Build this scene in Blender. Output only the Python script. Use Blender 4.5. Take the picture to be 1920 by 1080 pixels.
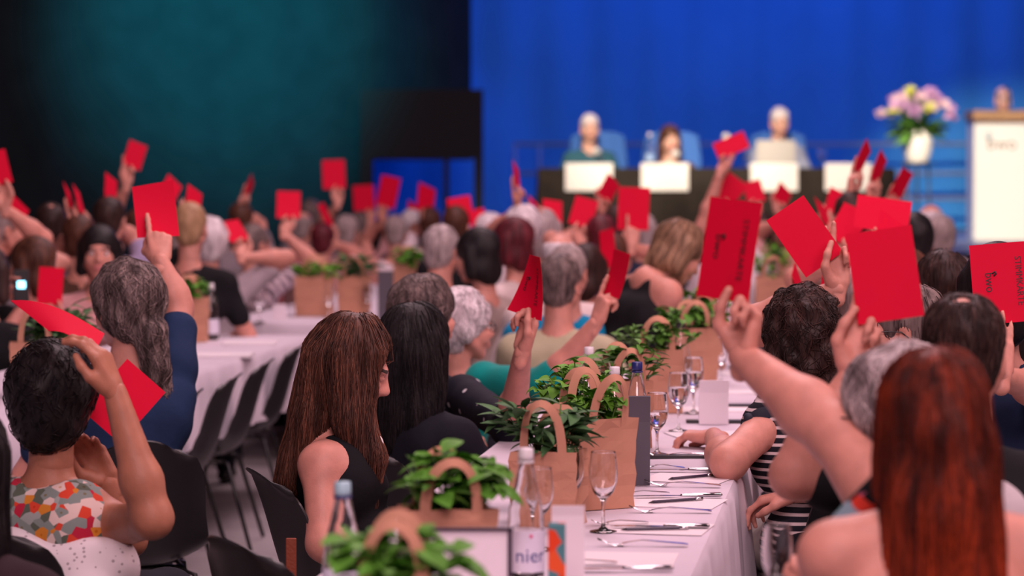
import bpy, math, random
import numpy as np
from mathutils import Vector, Matrix
from mathutils.kdtree import KDTree

for _o in list(bpy.data.objects):
    bpy.data.objects.remove(_o, do_unlink=True)
SC = bpy.context.scene
COL = SC.collection
random.seed(7)
RNG = np.random.default_rng(7)

# ------------------------------------------------------------------ camera
FPX = 5200.0
CAM_H = 1.6
YAW = math.radians(7.45)
PITCH = math.atan((540 - 304) / FPX)
cd = bpy.data.cameras.new('camera')
cam = bpy.data.objects.new('camera', cd)
COL.objects.link(cam)
cam.location = (0, 0, CAM_H)
cam.rotation_euler = (math.pi / 2 - PITCH, 0, YAW)
cd.sensor_width = 36
cd.lens = FPX / 1920 * 36
cd.clip_end = 200
cd.dof.use_dof = True
cd.dof.focus_distance = 7.3
cd.dof.aperture_fstop = 2.9
SC.camera = cam

# ------------------------------------------------------------------ world, exposure
w = bpy.data.worlds.new('hall_air')
SC.world = w
w.use_nodes = True
w.node_tree.nodes['Background'].inputs[0].default_value = (0.30, 0.16, 0.22, 1)
w.node_tree.nodes['Background'].inputs[1].default_value = 0.012
SC.view_settings.view_transform = 'Standard'
SC.view_settings.look = 'None'
SC.view_settings.exposure = 0.0
SC.view_settings.gamma = 1.0
SC.view_settings.use_curve_mapping = False
SC.cycles.use_denoising = True
SC.cycles.max_bounces = 8
SC.cycles.transmission_bounces = 8
SC.cycles.transparent_max_bounces = 8
SC.cycles.caustics_reflective = False
SC.cycles.caustics_refractive = False


def level():
    return (np.array([-math.sin(YAW), math.cos(YAW), 0.0]), np.array([math.cos(YAW), math.sin(YAW), 0.0]))


F0, R0 = level()
Z = np.array([0, 0, 1.0])
FW = F0 * math.cos(PITCH) - Z * math.sin(PITCH)
UP = F0 * math.sin(PITCH) + Z * math.cos(PITCH)
CAMP = np.array([0, 0, CAM_H])


def ray(px, py):
    return FW + R0 * ((px - 960) / FPX) + UP * ((540 - py) / FPX)


def P(px, py, d):
    r = ray(px, py)
    return CAMP + r * (d / (r @ F0))


def PZ(px, py, z):
    r = ray(px, py)
    return CAMP + r * ((z - CAM_H) / r[2])


def nrm(v):
    v = np.asarray(v, float)
    return v / max(np.linalg.norm(v), 1e-9)


def area(name, loc, to, size, power, color, sy=None):
    l = bpy.data.lights.new(name, 'AREA')
    l.shape = 'RECTANGLE'
    l.size = size
    l.size_y = sy or size
    l.energy = power
    l.color = color
    o = bpy.data.objects.new(name, l)
    COL.objects.link(o)
    o.location = loc
    o.rotation_euler = (Vector(to) - Vector(loc)).to_track_quat('-Z', 'Y').to_euler()
    return o


def spot(name, loc, to, power, color, angle, blend=0.5, radius=0.15):
    l = bpy.data.lights.new(name, 'SPOT')
    l.energy = power
    l.color = color
    l.spot_size = math.radians(angle)
    l.spot_blend = blend
    l.shadow_soft_size = radius
    o = bpy.data.objects.new(name, l)
    COL.objects.link(o)
    o.location = loc
    o.rotation_euler = (Vector(to) - Vector(loc)).to_track_quat('-Z', 'Y').to_euler()
    return o


PINK = (1.0, 0.68, 0.75)
area('house_light_rear', (0.6, 2.0, 6.8), (-0.9, 7.5, 0.8), 3.0, 315, PINK, 3.0)
area('house_light_mid', (-0.3, 9.5, 7.0), (-0.9, 10.5, 0.8), 3.0, 300, PINK, 4.0)
area('house_light_right', (5.0, 8.0, 6.0), (-0.6, 8.5, 1.0), 2.0, 280, (1.0, 0.62, 0.66), 4.0)
area('house_light_far', (-1.6, 16.0, 7.0), (-1.8, 15.0, 0.8), 3.5, 330, PINK, 3.5)
area('house_light_back', (0.5, -3.0, 5.2), (-0.8, 10.0, 1.2), 4.0, 400, (1.0, 0.66, 0.72), 1.5)
# blue wash on the stage curtain, teal wash on the side drape
for _px in (1080, 1330, 1580, 1830):
    _t = P(_px, 190, 30.3)
    _s = P(_px, 190, 27.2)
    area('stage_curtain_wash', (_s[0], _s[1], 6.9), (_t[0], _t[1], 2.0), 2.2, 64, (0.0, 0.14, 1.0), 0.6)
_t = P(765, 370, 30.3)
spot('stage_wing_wash', tuple(P(830, 150, 27.9) + np.array([0, 0, 1.5])), tuple(_t), 90, (0.0, 0.13, 1.0), 60, 0.7)
_t = P(425, -40, 26.3)
_s = P(470, 300, 19.5)
spot('drape_teal_wash', (_s[0], _s[1], 6.8), tuple(_t), 9500, (0.0, 0.62, 0.80), 28, 1.0, 0.3)
# warm front light on the stage
for _px, _py, _pd, _pw, _ang in ((1105, 262, 24.2, 3700, 13), (1260, 266, 24.2, 3700, 13), (1455, 255, 24.2, 3700, 13), (1600, 310, 23.8, 2000, 11), (1720, 225, 25.2, 2000, 12), (1885, 270, 26.8, 7500, 15)):
    _t = P(_px, _py, _pd)
    _s = P(_px - 120, 300, 14.5)
    spot('stage_front_spot', (_s[0], _s[1], 6.6), tuple(_t), _pw, (1.0, 0.86, 0.66), _ang, 0.6, 0.1)


# ------------------------------------------------------------------ materials
MATS = {}


def mat(name, col, rough=0.6, metal=0.0, spec=0.5, var=0.0, vscale=30.0, bump=0.0, bscale=60.0, stretch=(1, 1, 1), trans=0.0, ior=1.45, col2=None, sheen=0.0, emit=None, sss=0.0):
    if name in MATS:
        return MATS[name]
    m = bpy.data.materials.new(name)
    m.use_nodes = True
    nt = m.node_tree
    b = nt.nodes['Principled BSDF']
    I = b.inputs
    I['Base Color'].default_value = (*col, 1)
    I['Roughness'].default_value = rough
    I['Metallic'].default_value = metal
    I['Specular IOR Level'].default_value = spec
    if trans:
        I['Transmission Weight'].default_value = trans
        I['IOR'].default_value = ior
    if sheen:
        I['Sheen Weight'].default_value = sheen
    if sss:
        I['Subsurface Weight'].default_value = sss
        I['Subsurface Radius'].default_value = (0.02, 0.006, 0.003)
        I['Subsurface Scale'].default_value = 0.5
    if emit:
        I['Emission Color'].default_value = (*col, 1)
        I['Emission Strength'].default_value = emit
    if var or bump:
        tc = nt.nodes.new('ShaderNodeTexCoord')
        mp = nt.nodes.new('ShaderNodeMapping')
        mp.inputs['Scale'].default_value = stretch
        nt.links.new(tc.outputs['Object'], mp.inputs[0])
    if var:
        n = nt.nodes.new('ShaderNodeTexNoise')
        n.inputs['Scale'].default_value = vscale
        n.inputs['Detail'].default_value = 4
        nt.links.new(mp.outputs[0], n.inputs['Vector'])
        r = nt.nodes.new('ShaderNodeValToRGB')
        c2 = col2 or tuple(min(1, c * (1 + var)) for c in col)
        c1 = col if col2 else tuple(c * (1 - var) for c in col)
        r.color_ramp.elements[0].position = 0.35
        r.color_ramp.elements[1].position = 0.65
        r.color_ramp.elements[0].color = (*c1, 1)
        r.color_ramp.elements[1].color = (*c2, 1)
        nt.links.new(n.outputs['Fac'], r.inputs[0])
        nt.links.new(r.outputs[0], I['Base Color'])
    if bump:
        n2 = nt.nodes.new('ShaderNodeTexNoise')
        n2.inputs['Scale'].default_value = bscale
        n2.inputs['Detail'].default_value = 3
        nt.links.new(mp.outputs[0], n2.inputs['Vector'])
        bp = nt.nodes.new('ShaderNodeBump')
        bp.inputs['Strength'].default_value = bump
        bp.inputs['Distance'].default_value = 0.01
        nt.links.new(n2.outputs['Fac'], bp.inputs['Height'])
        nt.links.new(bp.outputs[0], I['Normal'])
    MATS[name] = m
    return m


def skin_mat(tone):
    c = {'light': (0.66, 0.36, 0.28), 'pink': (0.60, 0.265, 0.205), 'tan': (0.50, 0.25, 0.18), 'dark': (0.30, 0.115, 0.07), 'brown': (0.42, 0.17, 0.105)}[tone]
    return mat('skin_' + tone, c, 0.5, spec=0.35, var=0.08, vscale=25, bump=0.08, bscale=220, sss=0.12 if tone in ('light', 'pink', 'tan') else 0.05)


def hair_mat(key, gain=1.0):
    c, c2 = {
        'black': ((0.006, 0.005, 0.006), (0.016, 0.012, 0.013)),
        'darkbrown': ((0.018, 0.009, 0.008), (0.05, 0.024, 0.02)),
        'brown': ((0.038, 0.014, 0.009), (0.11, 0.042, 0.026)),
        'lightbrown': ((0.16, 0.085, 0.05), (0.30, 0.18, 0.11)),
        'blond': ((0.28, 0.16, 0.08), (0.45, 0.28, 0.16)),
        'grey': ((0.16, 0.12, 0.115), (0.42, 0.33, 0.32)),
        'darkgrey': ((0.06, 0.042, 0.04), (0.22, 0.16, 0.15)),
        'salt': ((0.22, 0.17, 0.17), (0.5, 0.42, 0.42)),
        'white': ((0.50, 0.43, 0.45), (0.8, 0.73, 0.75)),
        'red': ((0.05, 0.006, 0.003), (0.26, 0.030, 0.008)),
        'auburn': ((0.05, 0.008, 0.012), (0.14, 0.018, 0.028)),
    }[key]
    if gain != 1.0:
        c, c2 = tuple(min(1, x * gain) for x in c), tuple(min(1, x * gain) for x in c2)
    return mat('hair_' + key + {1.0: '', 1.9: '_light', 0.5: '_dark'}[gain], c, 0.5, spec=0.22, var=1, col2=c2, vscale=38, stretch=(1, 1, 0.14), bump=0.35, bscale=90)


def paper_mat(name, col, tr=0.28):
    if name in MATS:
        return MATS[name]
    m = bpy.data.materials.new(name)
    m.use_nodes = True
    nt = m.node_tree
    b = nt.nodes['Principled BSDF']
    b.inputs['Base Color'].default_value = (*col, 1)
    b.inputs['Roughness'].default_value = 0.75
    b.inputs['Specular IOR Level'].default_value = 0.2
    t = nt.nodes.new('ShaderNodeBsdfTranslucent')
    t.inputs[0].default_value = (*col, 1)
    mx = nt.nodes.new('ShaderNodeMixShader')
    mx.inputs[0].default_value = tr
    nt.links.new(b.outputs[0], mx.inputs[1])
    nt.links.new(t.outputs[0], mx.inputs[2])
    nt.links.new(mx.outputs[0], nt.nodes['Material Output'].inputs[0])
    n = nt.nodes.new('ShaderNodeTexNoise')
    n.inputs['Scale'].default_value = 400
    bp = nt.nodes.new('ShaderNodeBump')
    bp.inputs['Strength'].default_value = 0.08
    nt.links.new(n.outputs['Fac'], bp.inputs['Height'])
    nt.links.new(bp.outputs[0], b.inputs['Normal'])
    MATS[name] = m
    return m


def pattern_mat(name, kind):
    if name in MATS:
        return MATS[name]
    m = bpy.data.materials.new(name)
    m.use_nodes = True
    nt = m.node_tree
    L = nt.links.new
    b = nt.nodes['Principled BSDF']
    b.inputs['Roughness'].default_value = 0.8
    b.inputs['Specular IOR Level'].default_value = 0.15
    tc = nt.nodes.new('ShaderNodeTexCoord')
    r = nt.nodes.new('ShaderNodeValToRGB')
    r.color_ramp.interpolation = 'CONSTANT'

    def stops(lst):
        e = r.color_ramp.elements
        while len(e) < len(lst):
            e.new(0.5)
        for k, (p, c) in enumerate(lst):
            e[k].position = p
            e[k].color = (*c, 1)
    if kind == 'stripe':
        wv = nt.nodes.new('ShaderNodeTexWave')
        wv.wave_type = 'BANDS'
        wv.bands_direction = 'Z'
        wv.inputs['Scale'].default_value = 13.5
        wv.inputs['Distortion'].default_value = 0.5
        L(tc.outputs['Object'], wv.inputs['Vector'])
        L(wv.outputs['Fac'], r.inputs[0])
        stops([(0, (0.012, 0.012, 0.018)), (0.72, (0.62, 0.5, 0.5))])
    elif kind == 'floral':
        v = nt.nodes.new('ShaderNodeTexVoronoi')
        v.inputs['Scale'].default_value = 40
        L(tc.outputs['Object'], v.inputs['Vector'])
        sp = nt.nodes.new('ShaderNodeSeparateColor')
        L(v.outputs['Color'], sp.inputs[0])
        stops([(0, (0.22, 0.26, 0.24)), (0.36, (0.62, 0.06, 0.03)), (0.47, (0.60, 0.22, 0.03)), (0.55, (0.7, 0.55, 0.5)), (0.68, (0.10, 0.12, 0.09)), (0.8, (0.33, 0.36, 0.34)), (0.92, (0.45, 0.02, 0.05))])
        L(sp.outputs[0], r.inputs[0])
        v2 = nt.nodes.new('ShaderNodeTexVoronoi')
        v2.inputs['Scale'].default_value = 40
        L(tc.outputs['Object'], v2.inputs['Vector'])
        r2 = nt.nodes.new('ShaderNodeValToRGB')
        r2.color_ramp.interpolation = 'CONSTANT'
        r2.color_ramp.elements[0].color = (0.75, 0.5, 0.2, 1)
        r2.color_ramp.elements[1].position = 0.16
        r2.color_ramp.elements[1].color = (1, 1, 1, 1)
        L(v2.outputs['Distance'], r2.inputs[0])
        mx = nt.nodes.new('ShaderNodeMix')
        mx.data_type = 'RGBA'
        mx.blend_type = 'MULTIPLY'
        mx.inputs[0].default_value = 0.8
        L(r.outputs[0], mx.inputs[6])
        L(r2.outputs[0], mx.inputs[7])
        L(mx.outputs[2], b.inputs['Base Color'])
    elif kind == 'tropical':
        v = nt.nodes.new('ShaderNodeTexVoronoi')
        v.inputs['Scale'].default_value = 17
        mp = nt.nodes.new('ShaderNodeMapping')
        mp.inputs['Scale'].default_value = (1, 1.6, 2.2)
        mp.inputs['Rotation'].default_value = (0.5, 0.4, 0.8)
        L(tc.outputs['Object'], mp.inputs[0])
        L(mp.outputs[0], v.inputs['Vector'])
        sp = nt.nodes.new('ShaderNodeSeparateColor')
        L(v.outputs['Color'], sp.inputs[0])
        stops([(0, (0.01, 0.012, 0.014)), (0.25, (0.12, 0.38, 0.30)), (0.42, (0.65, 0.05, 0.03)), (0.55, (0.25, 0.36, 0.42)), (0.7, (0.5, 0.12, 0.2)), (0.84, (0.02, 0.16, 0.1))])
        L(sp.outputs[0], r.inputs[0])
    elif kind == 'dots':
        v = nt.nodes.new('ShaderNodeTexVoronoi')
        v.inputs['Scale'].default_value = 15
        v.inputs['Randomness'].default_value = 0.75
        L(tc.outputs['Object'], v.inputs['Vector'])
        stops([(0, (0.6, 0.58, 0.6)), (0.13, (0.012, 0.012, 0.02))])
        L(v.outputs['Distance'], r.inputs[0])
    elif kind == 'lace':
        v = nt.nodes.new('ShaderNodeTexVoronoi')
        v.inputs['Scale'].default_value = 60
        L(tc.outputs['Object'], v.inputs['Vector'])
        stops([(0, (0.40, 0.34, 0.36)), (0.22, (0.78, 0.7, 0.72))])
        L(v.outputs['Distance'], r.inputs[0])
    elif kind == 'fan':
        wv = nt.nodes.new('ShaderNodeTexWave')
        wv.bands_direction = 'DIAGONAL'
        wv.inputs['Scale'].default_value = 9
        wv.inputs['Distortion'].default_value = 6
        L(tc.outputs['Object'], wv.inputs['Vector'])
        L(wv.outputs['Fac'], r.inputs[0])
        stops([(0, (0.22, 0.17, 0.2)), (0.5, (0.62, 0.5, 0.55))])
    elif kind == 'print':
        v = nt.nodes.new('ShaderNodeTexVoronoi')
        v.inputs['Scale'].default_value = 34
        L(tc.outputs['Object'], v.inputs['Vector'])
        sp = nt.nodes.new('ShaderNodeSeparateColor')
        L(v.outputs['Color'], sp.inputs[0])
        stops([(0, (0.7, 0.06, 0.02)), (0.35, (0.08, 0.22, 0.24)), (0.6, (0.6, 0.5, 0.45)), (0.75, (0.75, 0.1, 0.03)), (0.9, (0.12, 0.1, 0.12))])
        L(sp.outputs[0], r.inputs[0])
    if kind != 'floral':
        L(r.outputs[0], b.inputs['Base Color'])
    MATS[name] = m
    return m


def cloth_mat(name, col, bump=0.25):
    return mat('fabric_' + name, col, 0.85, spec=0.15, var=0.10, vscale=9, bump=bump, bscale=26, sheen=0.12 if max(col) > .15 else 0.0)


# ------------------------------------------------------------------ mesh building
class G:
    def __init__(s):
        s.V = []
        s.n = 0
        s.F = []          # (array, mat)

    def add(s, V, F, m=0):
        V = np.asarray(V, float).reshape(-1, 3)
        if len(V) == 0:
            return s
        for f in F:
            f = np.asarray(f, int)
            if f.size:
                s.F.append((f + s.n, m))
        s.V.append(V)
        s.n += len(V)
        return s

    def xf(s, M, off):
        s.V = [v @ np.asarray(M).T + np.asarray(off) for v in s.V]
        return s

    def tube(s, pts, rad, n=8, m=0, caps=True, flat=None):
        pts = np.asarray(pts, float)
        K = len(pts)
        rad = np.broadcast_to(np.asarray(rad, float), (K,))
        T = np.gradient(pts, axis=0)
        T /= np.maximum(np.linalg.norm(T, axis=1, keepdims=True), 1e-9)
        ref = np.array([0, 0, 1.0]) if abs(T[0][2]) < 0.9 else np.array([1.0, 0, 0])
        U = nrm(np.cross(T[0], ref))
        rings = []
        ang = np.linspace(0, 2 * math.pi, n, endpoint=False)
        for i in range(K):
            U = nrm(U - T[i] * (U @ T[i]))
            W = np.cross(T[i], U)
            ru, rw = (rad[i], rad[i]) if flat is None else (rad[i], rad[i] * flat)
            rings.append(pts[i] + np.outer(np.cos(ang) * ru, U) + np.outer(np.sin(ang) * rw, W))
        V = np.concatenate(rings)
        q = []
        for i in range(K - 1):
            for j in range(n):
                k = (j + 1) % n
                q.append((i * n + j, i * n + k, (i + 1) * n + k, (i + 1) * n + j))
        F = [np.array(q)]
        if caps:
            V = np.concatenate([V, pts[:1], pts[-1:]])
            a, b = K * n, K * n + 1
            F.append(np.array([(a, (j + 1) % n, j) for j in range(n)] + [(b, (K - 1) * n + j, (K - 1) * n + (j + 1) % n) for j in range(n)]))
        return s.add(V, F, m)

    def box(s, c, size, R=None, m=0, bev=0.0):
        hx, hy, hz = [x / 2 for x in size]
        R = np.eye(3) if R is None else np.asarray(R)
        if bev <= 0:
            V = np.array([(x, y, z) for x in (-hx, hx) for y in (-hy, hy) for z in (-hz, hz)])
            F = np.array([(0, 1, 3, 2), (4, 6, 7, 5), (0, 4, 5, 1), (2, 3, 7, 6), (0, 2, 6, 4), (1, 5, 7, 3)])
            return s.add(V @ R.T + np.asarray(c), [F], m)
        b = min(bev, hx * .9, hy * .9, hz * .9)
        V = []
        id_ = {}
        for sx in (-1, 1):
            for sy in (-1, 1):
                for sz in (-1, 1):
                    for ax in range(3):
                        p = [sx * (hx - b), sy * (hy - b), sz * (hz - b)]
                        p[ax] = (sx * hx, sy * hy, sz * hz)[ax]
                        id_[(sx, sy, sz, ax)] = len(V)
                        V.append(p)
        q, t = [], []
        for ax in range(3):
            o1, o2 = [(1, 2), (2, 0), (0, 1)][ax]
            for sg in (-1, 1):
                loop = []
                for a, b2 in ((-1, -1), (1, -1), (1, 1), (-1, 1)):
                    k = [0, 0, 0]
                    k[ax], k[o1], k[o2] = sg, a, b2
                    loop.append(id_[(*k, ax)])
                q.append(loop if sg > 0 else loop[::-1])
            for a in (-1, 1):
                for b2 in (-1, 1):
                    k0, k1 = [0, 0, 0], [0, 0, 0]
                    k0[ax], k0[o1], k0[o2] = -1, a, b2
                    k1[ax], k1[o1], k1[o2] = 1, a, b2
                    lp = [id_[(*k0, o1)], id_[(*k1, o1)], id_[(*k1, o2)], id_[(*k0, o2)]]
                    q.append(lp if a * b2 < 0 else lp[::-1])
        for k, _ in list(id_.items()):
            if k[3] == 0:
                t.append((id_[k], id_[(*k[:3], 1)], id_[(*k[:3], 2)]) if k[0] * k[1] * k[2] > 0 else (id_[k], id_[(*k[:3], 2)], id_[(*k[:3], 1)]))
        return s.add(np.array(V) @ R.T + np.asarray(c), [np.array(q), np.array(t)], m)

    def lathe(s, prof, n=24, m=0, c=(0, 0, 0), close=False):
        prof = np.asarray(prof, float)
        K = len(prof)
        a = np.linspace(0, 2 * math.pi, n, endpoint=False)
        V = np.zeros((K, n, 3))
        V[:, :, 0] = prof[:, 0:1] * np.cos(a)
        V[:, :, 1] = prof[:, 0:1] * np.sin(a)
        V[:, :, 2] = prof[:, 1:2]
        i, j = np.meshgrid(np.arange(K - 1), np.arange(n), indexing='ij')
        k = (j + 1) % n
        q = np.stack([i * n + j, i * n + k, (i + 1) * n + k, (i + 1) * n + j], -1).reshape(-1, 4)
        return s.add(V.reshape(-1, 3) + np.asarray(c), [q], m)

    def grid(s, A, m=0, flip=False):
        A = np.asarray(A, float)
        nu, nv = A.shape[:2]
        i, j = np.meshgrid(np.arange(nu - 1), np.arange(nv - 1), indexing='ij')
        q = np.stack([i * nv + j, (i + 1) * nv + j, (i + 1) * nv + j + 1, i * nv + j + 1], -1).reshape(-1, 4)
        return s.add(A.reshape(-1, 3), [q[:, ::-1] if flip else q], m)

    def sheet(s, A, th, m=0):
        """grid with thickness th (front face along the grid normal)"""
        A = np.asarray(A, float)
        du = np.gradient(A, axis=0)
        dv = np.gradient(A, axis=1)
        N = np.cross(du, dv)
        N /= np.maximum(np.linalg.norm(N, axis=2, keepdims=True), 1e-12)
        B = A - N * th
        nu, nv = A.shape[:2]
        s.grid(A, m)
        s.grid(B, m, True)
        top = lambda i, j: i * nv + j
        edge = [top(i, 0) for i in range(nu)] + [top(nu - 1, j) for j in range(1, nv)] + [top(i, nv - 1) for i in range(nu - 2, -1, -1)] + [top(0, j) for j in range(nv - 2, 0, -1)]
        E1, E2 = A.reshape(-1, 3)[edge], B.reshape(-1, 3)[edge]
        n = len(edge)
        k = np.arange(n)
        k2 = (k + 1) % n
        s.add(np.concatenate([E1, E2]), [np.stack([k2, k, k + n, k2 + n], 1)], m)
        return s

    def ball(s, c, r, n=8, m=0, sc=(1, 1, 1)):
        t = np.linspace(0, math.pi, n)
        k0 = s.n
        s.lathe(np.stack([np.sin(t) * 1.0, -np.cos(t)], 1), n * 2, m)
        s.V[-1] = s.V[-1] * r * np.array(sc) + np.asarray(c)
        return s

    def build(s, name, mats, parent=None, loc=(0, 0, 0), smooth=True):
        me = s.mesh(name, mats, smooth)
        return link(name, me, parent, loc)

    def mesh(s, name, mats, smooth=True):
        me = bpy.data.meshes.new(name)
        if not isinstance(mats, (list, tuple)):
            mats = [mats]
        for m in mats:
            me.materials.append(m)
        V = np.concatenate(s.V)
        me.vertices.add(len(V))
        me.vertices.foreach_set('co', V.astype(np.float32).ravel())
        lv = np.concatenate([f.ravel() for f, _ in s.F]).astype(np.int32)
        cnt = np.concatenate([np.full(len(f), f.shape[1]) for f, _ in s.F])
        mi = np.concatenate([np.full(len(f), m) for f, m in s.F]).astype(np.int32)
        st = np.concatenate([[0], np.cumsum(cnt)[:-1]]).astype(np.int32)
        me.loops.add(len(lv))
        me.loops.foreach_set('vertex_index', lv)
        me.polygons.add(len(cnt))
        me.polygons.foreach_set('loop_start', st)
        me.polygons.foreach_set('material_index', mi)
        me.polygons.foreach_set('use_smooth', np.full(len(cnt), smooth))
        me.update(calc_edges=True)
        return me


def link(name, data, parent=None, loc=(0, 0, 0)):
    o = bpy.data.objects.new(name, data)
    COL.objects.link(o)
    o.parent = parent
    o.location = [float(x) for x in loc]
    return o


def tag(o, label=None, cat=None, group=None, kind=None):
    if label:
        o['label'] = label
    if cat:
        o['category'] = cat
    if group:
        o['group'] = group
    if kind:
        o['kind'] = kind
    return o


def thing(name, label, cat, loc=(0, 0, 0), rz=0.0, group=None):
    o = link(name, None, None, loc)
    o.empty_display_size = 0.1
    o.rotation_euler = (0, 0, rz)
    return tag(o, label, cat, group)


def copy_tree(o, parent=None):
    c = o.copy()
    COL.objects.link(c)
    c.parent = parent
    for ch in list(o.children):
        copy_tree(ch, c)
    return c


TXT = {}


def text_geo(s, size):
    key = (s, size)
    if key not in TXT:
        cu = bpy.data.curves.new('lettering', 'FONT')
        cu.body = s
        cu.size = size
        cu.align_x = 'CENTER'
        cu.align_y = 'CENTER'
        cu.resolution_u = 3
        o = bpy.data.objects.new('lettering', cu)
        COL.objects.link(o)
        bpy.context.view_layer.update()
        me = o.to_mesh()
        V = np.array([v.co[:] for v in me.vertices])
        me.calc_loop_triangles()
        T = np.array([t.vertices[:] for t in me.loop_triangles])
        o.to_mesh_clear()
        bpy.data.objects.remove(o, do_unlink=True)
        bpy.data.curves.remove(cu)
        TXT[key] = (V, T)
    return TXT[key]


# ------------------------------------------------------------------ implicit surfaces
def seg(a, b, ra, rb=None, flat=None):
    return ('s', np.asarray(a, float), np.asarray(b, float), ra, ra if rb is None else rb, flat)


def ell(c, r, R=None):
    return ('e', np.asarray(c, float), np.asarray(r, float), np.eye(3) if R is None else np.asarray(R))


def infl(p, t):
    if p[0] == 's':
        return ('s', p[1], p[2], p[3] + t, p[4] + t, p[5])
    return ('e', p[1], p[2] + t, p[3])


def bounds(p):
    if p[0] == 's':
        r = max(p[3], p[4])
        return np.minimum(p[1], p[2]) - r, np.maximum(p[1], p[2]) + r
    ext = np.sqrt(((p[3] * p[2]) ** 2).sum(1))
    return p[1] - ext, p[1] + ext


def evalp(p, X, Y, Zz):
    if p[0] == 's':
        a, b = p[1], p[2]
        x, y, z = X - a[0], Y - a[1], Zz - a[2]
        d = b - a
        k = 1.0
        if p[5] is not None:
            ax, fac = p[5]
            q = (x * ax[0] + y * ax[1] + z * ax[2]) * (1 / fac - 1)
            x, y, z = x + ax[0] * q, y + ax[1] * q, z + ax[2] * q
            d = d + ax * ((d @ ax) * (1 / fac - 1))
            k = fac * .5 + .5
        dd = max(float(d @ d), 1e-9)
        t = np.clip((x * d[0] + y * d[1] + z * d[2]) / dd, 0, 1)
        x, y, z = x - d[0] * t, y - d[1] * t, z - d[2] * t
        return (np.sqrt(x * x + y * y + z * z) - (p[3] + (p[4] - p[3]) * t)) * k
    c, r, R = p[1], p[2], p[3]
    x, y, z = X - c[0], Y - c[1], Zz - c[2]
    q = [(x * R[0, i] + y * R[1, i] + z * R[2, i]) / r[i] for i in range(3)]
    k0 = np.sqrt(q[0] ** 2 + q[1] ** 2 + q[2] ** 2)
    k1 = np.sqrt((q[0] / r[0]) ** 2 + (q[1] / r[1]) ** 2 + (q[2] / r[2]) ** 2)
    return k0 * (k0 - 1) / np.maximum(k1, 1e-6)


_CORN = [(0, 0, 0), (1, 0, 0), (0, 1, 0), (1, 1, 0), (0, 0, 1), (1, 0, 1), (0, 1, 1), (1, 1, 1)]
_EDG = [(0, 1), (2, 3), (4, 5), (6, 7), (0, 2), (1, 3), (4, 6), (5, 7), (0, 4), (1, 5), (2, 6), (3, 7)]


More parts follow.
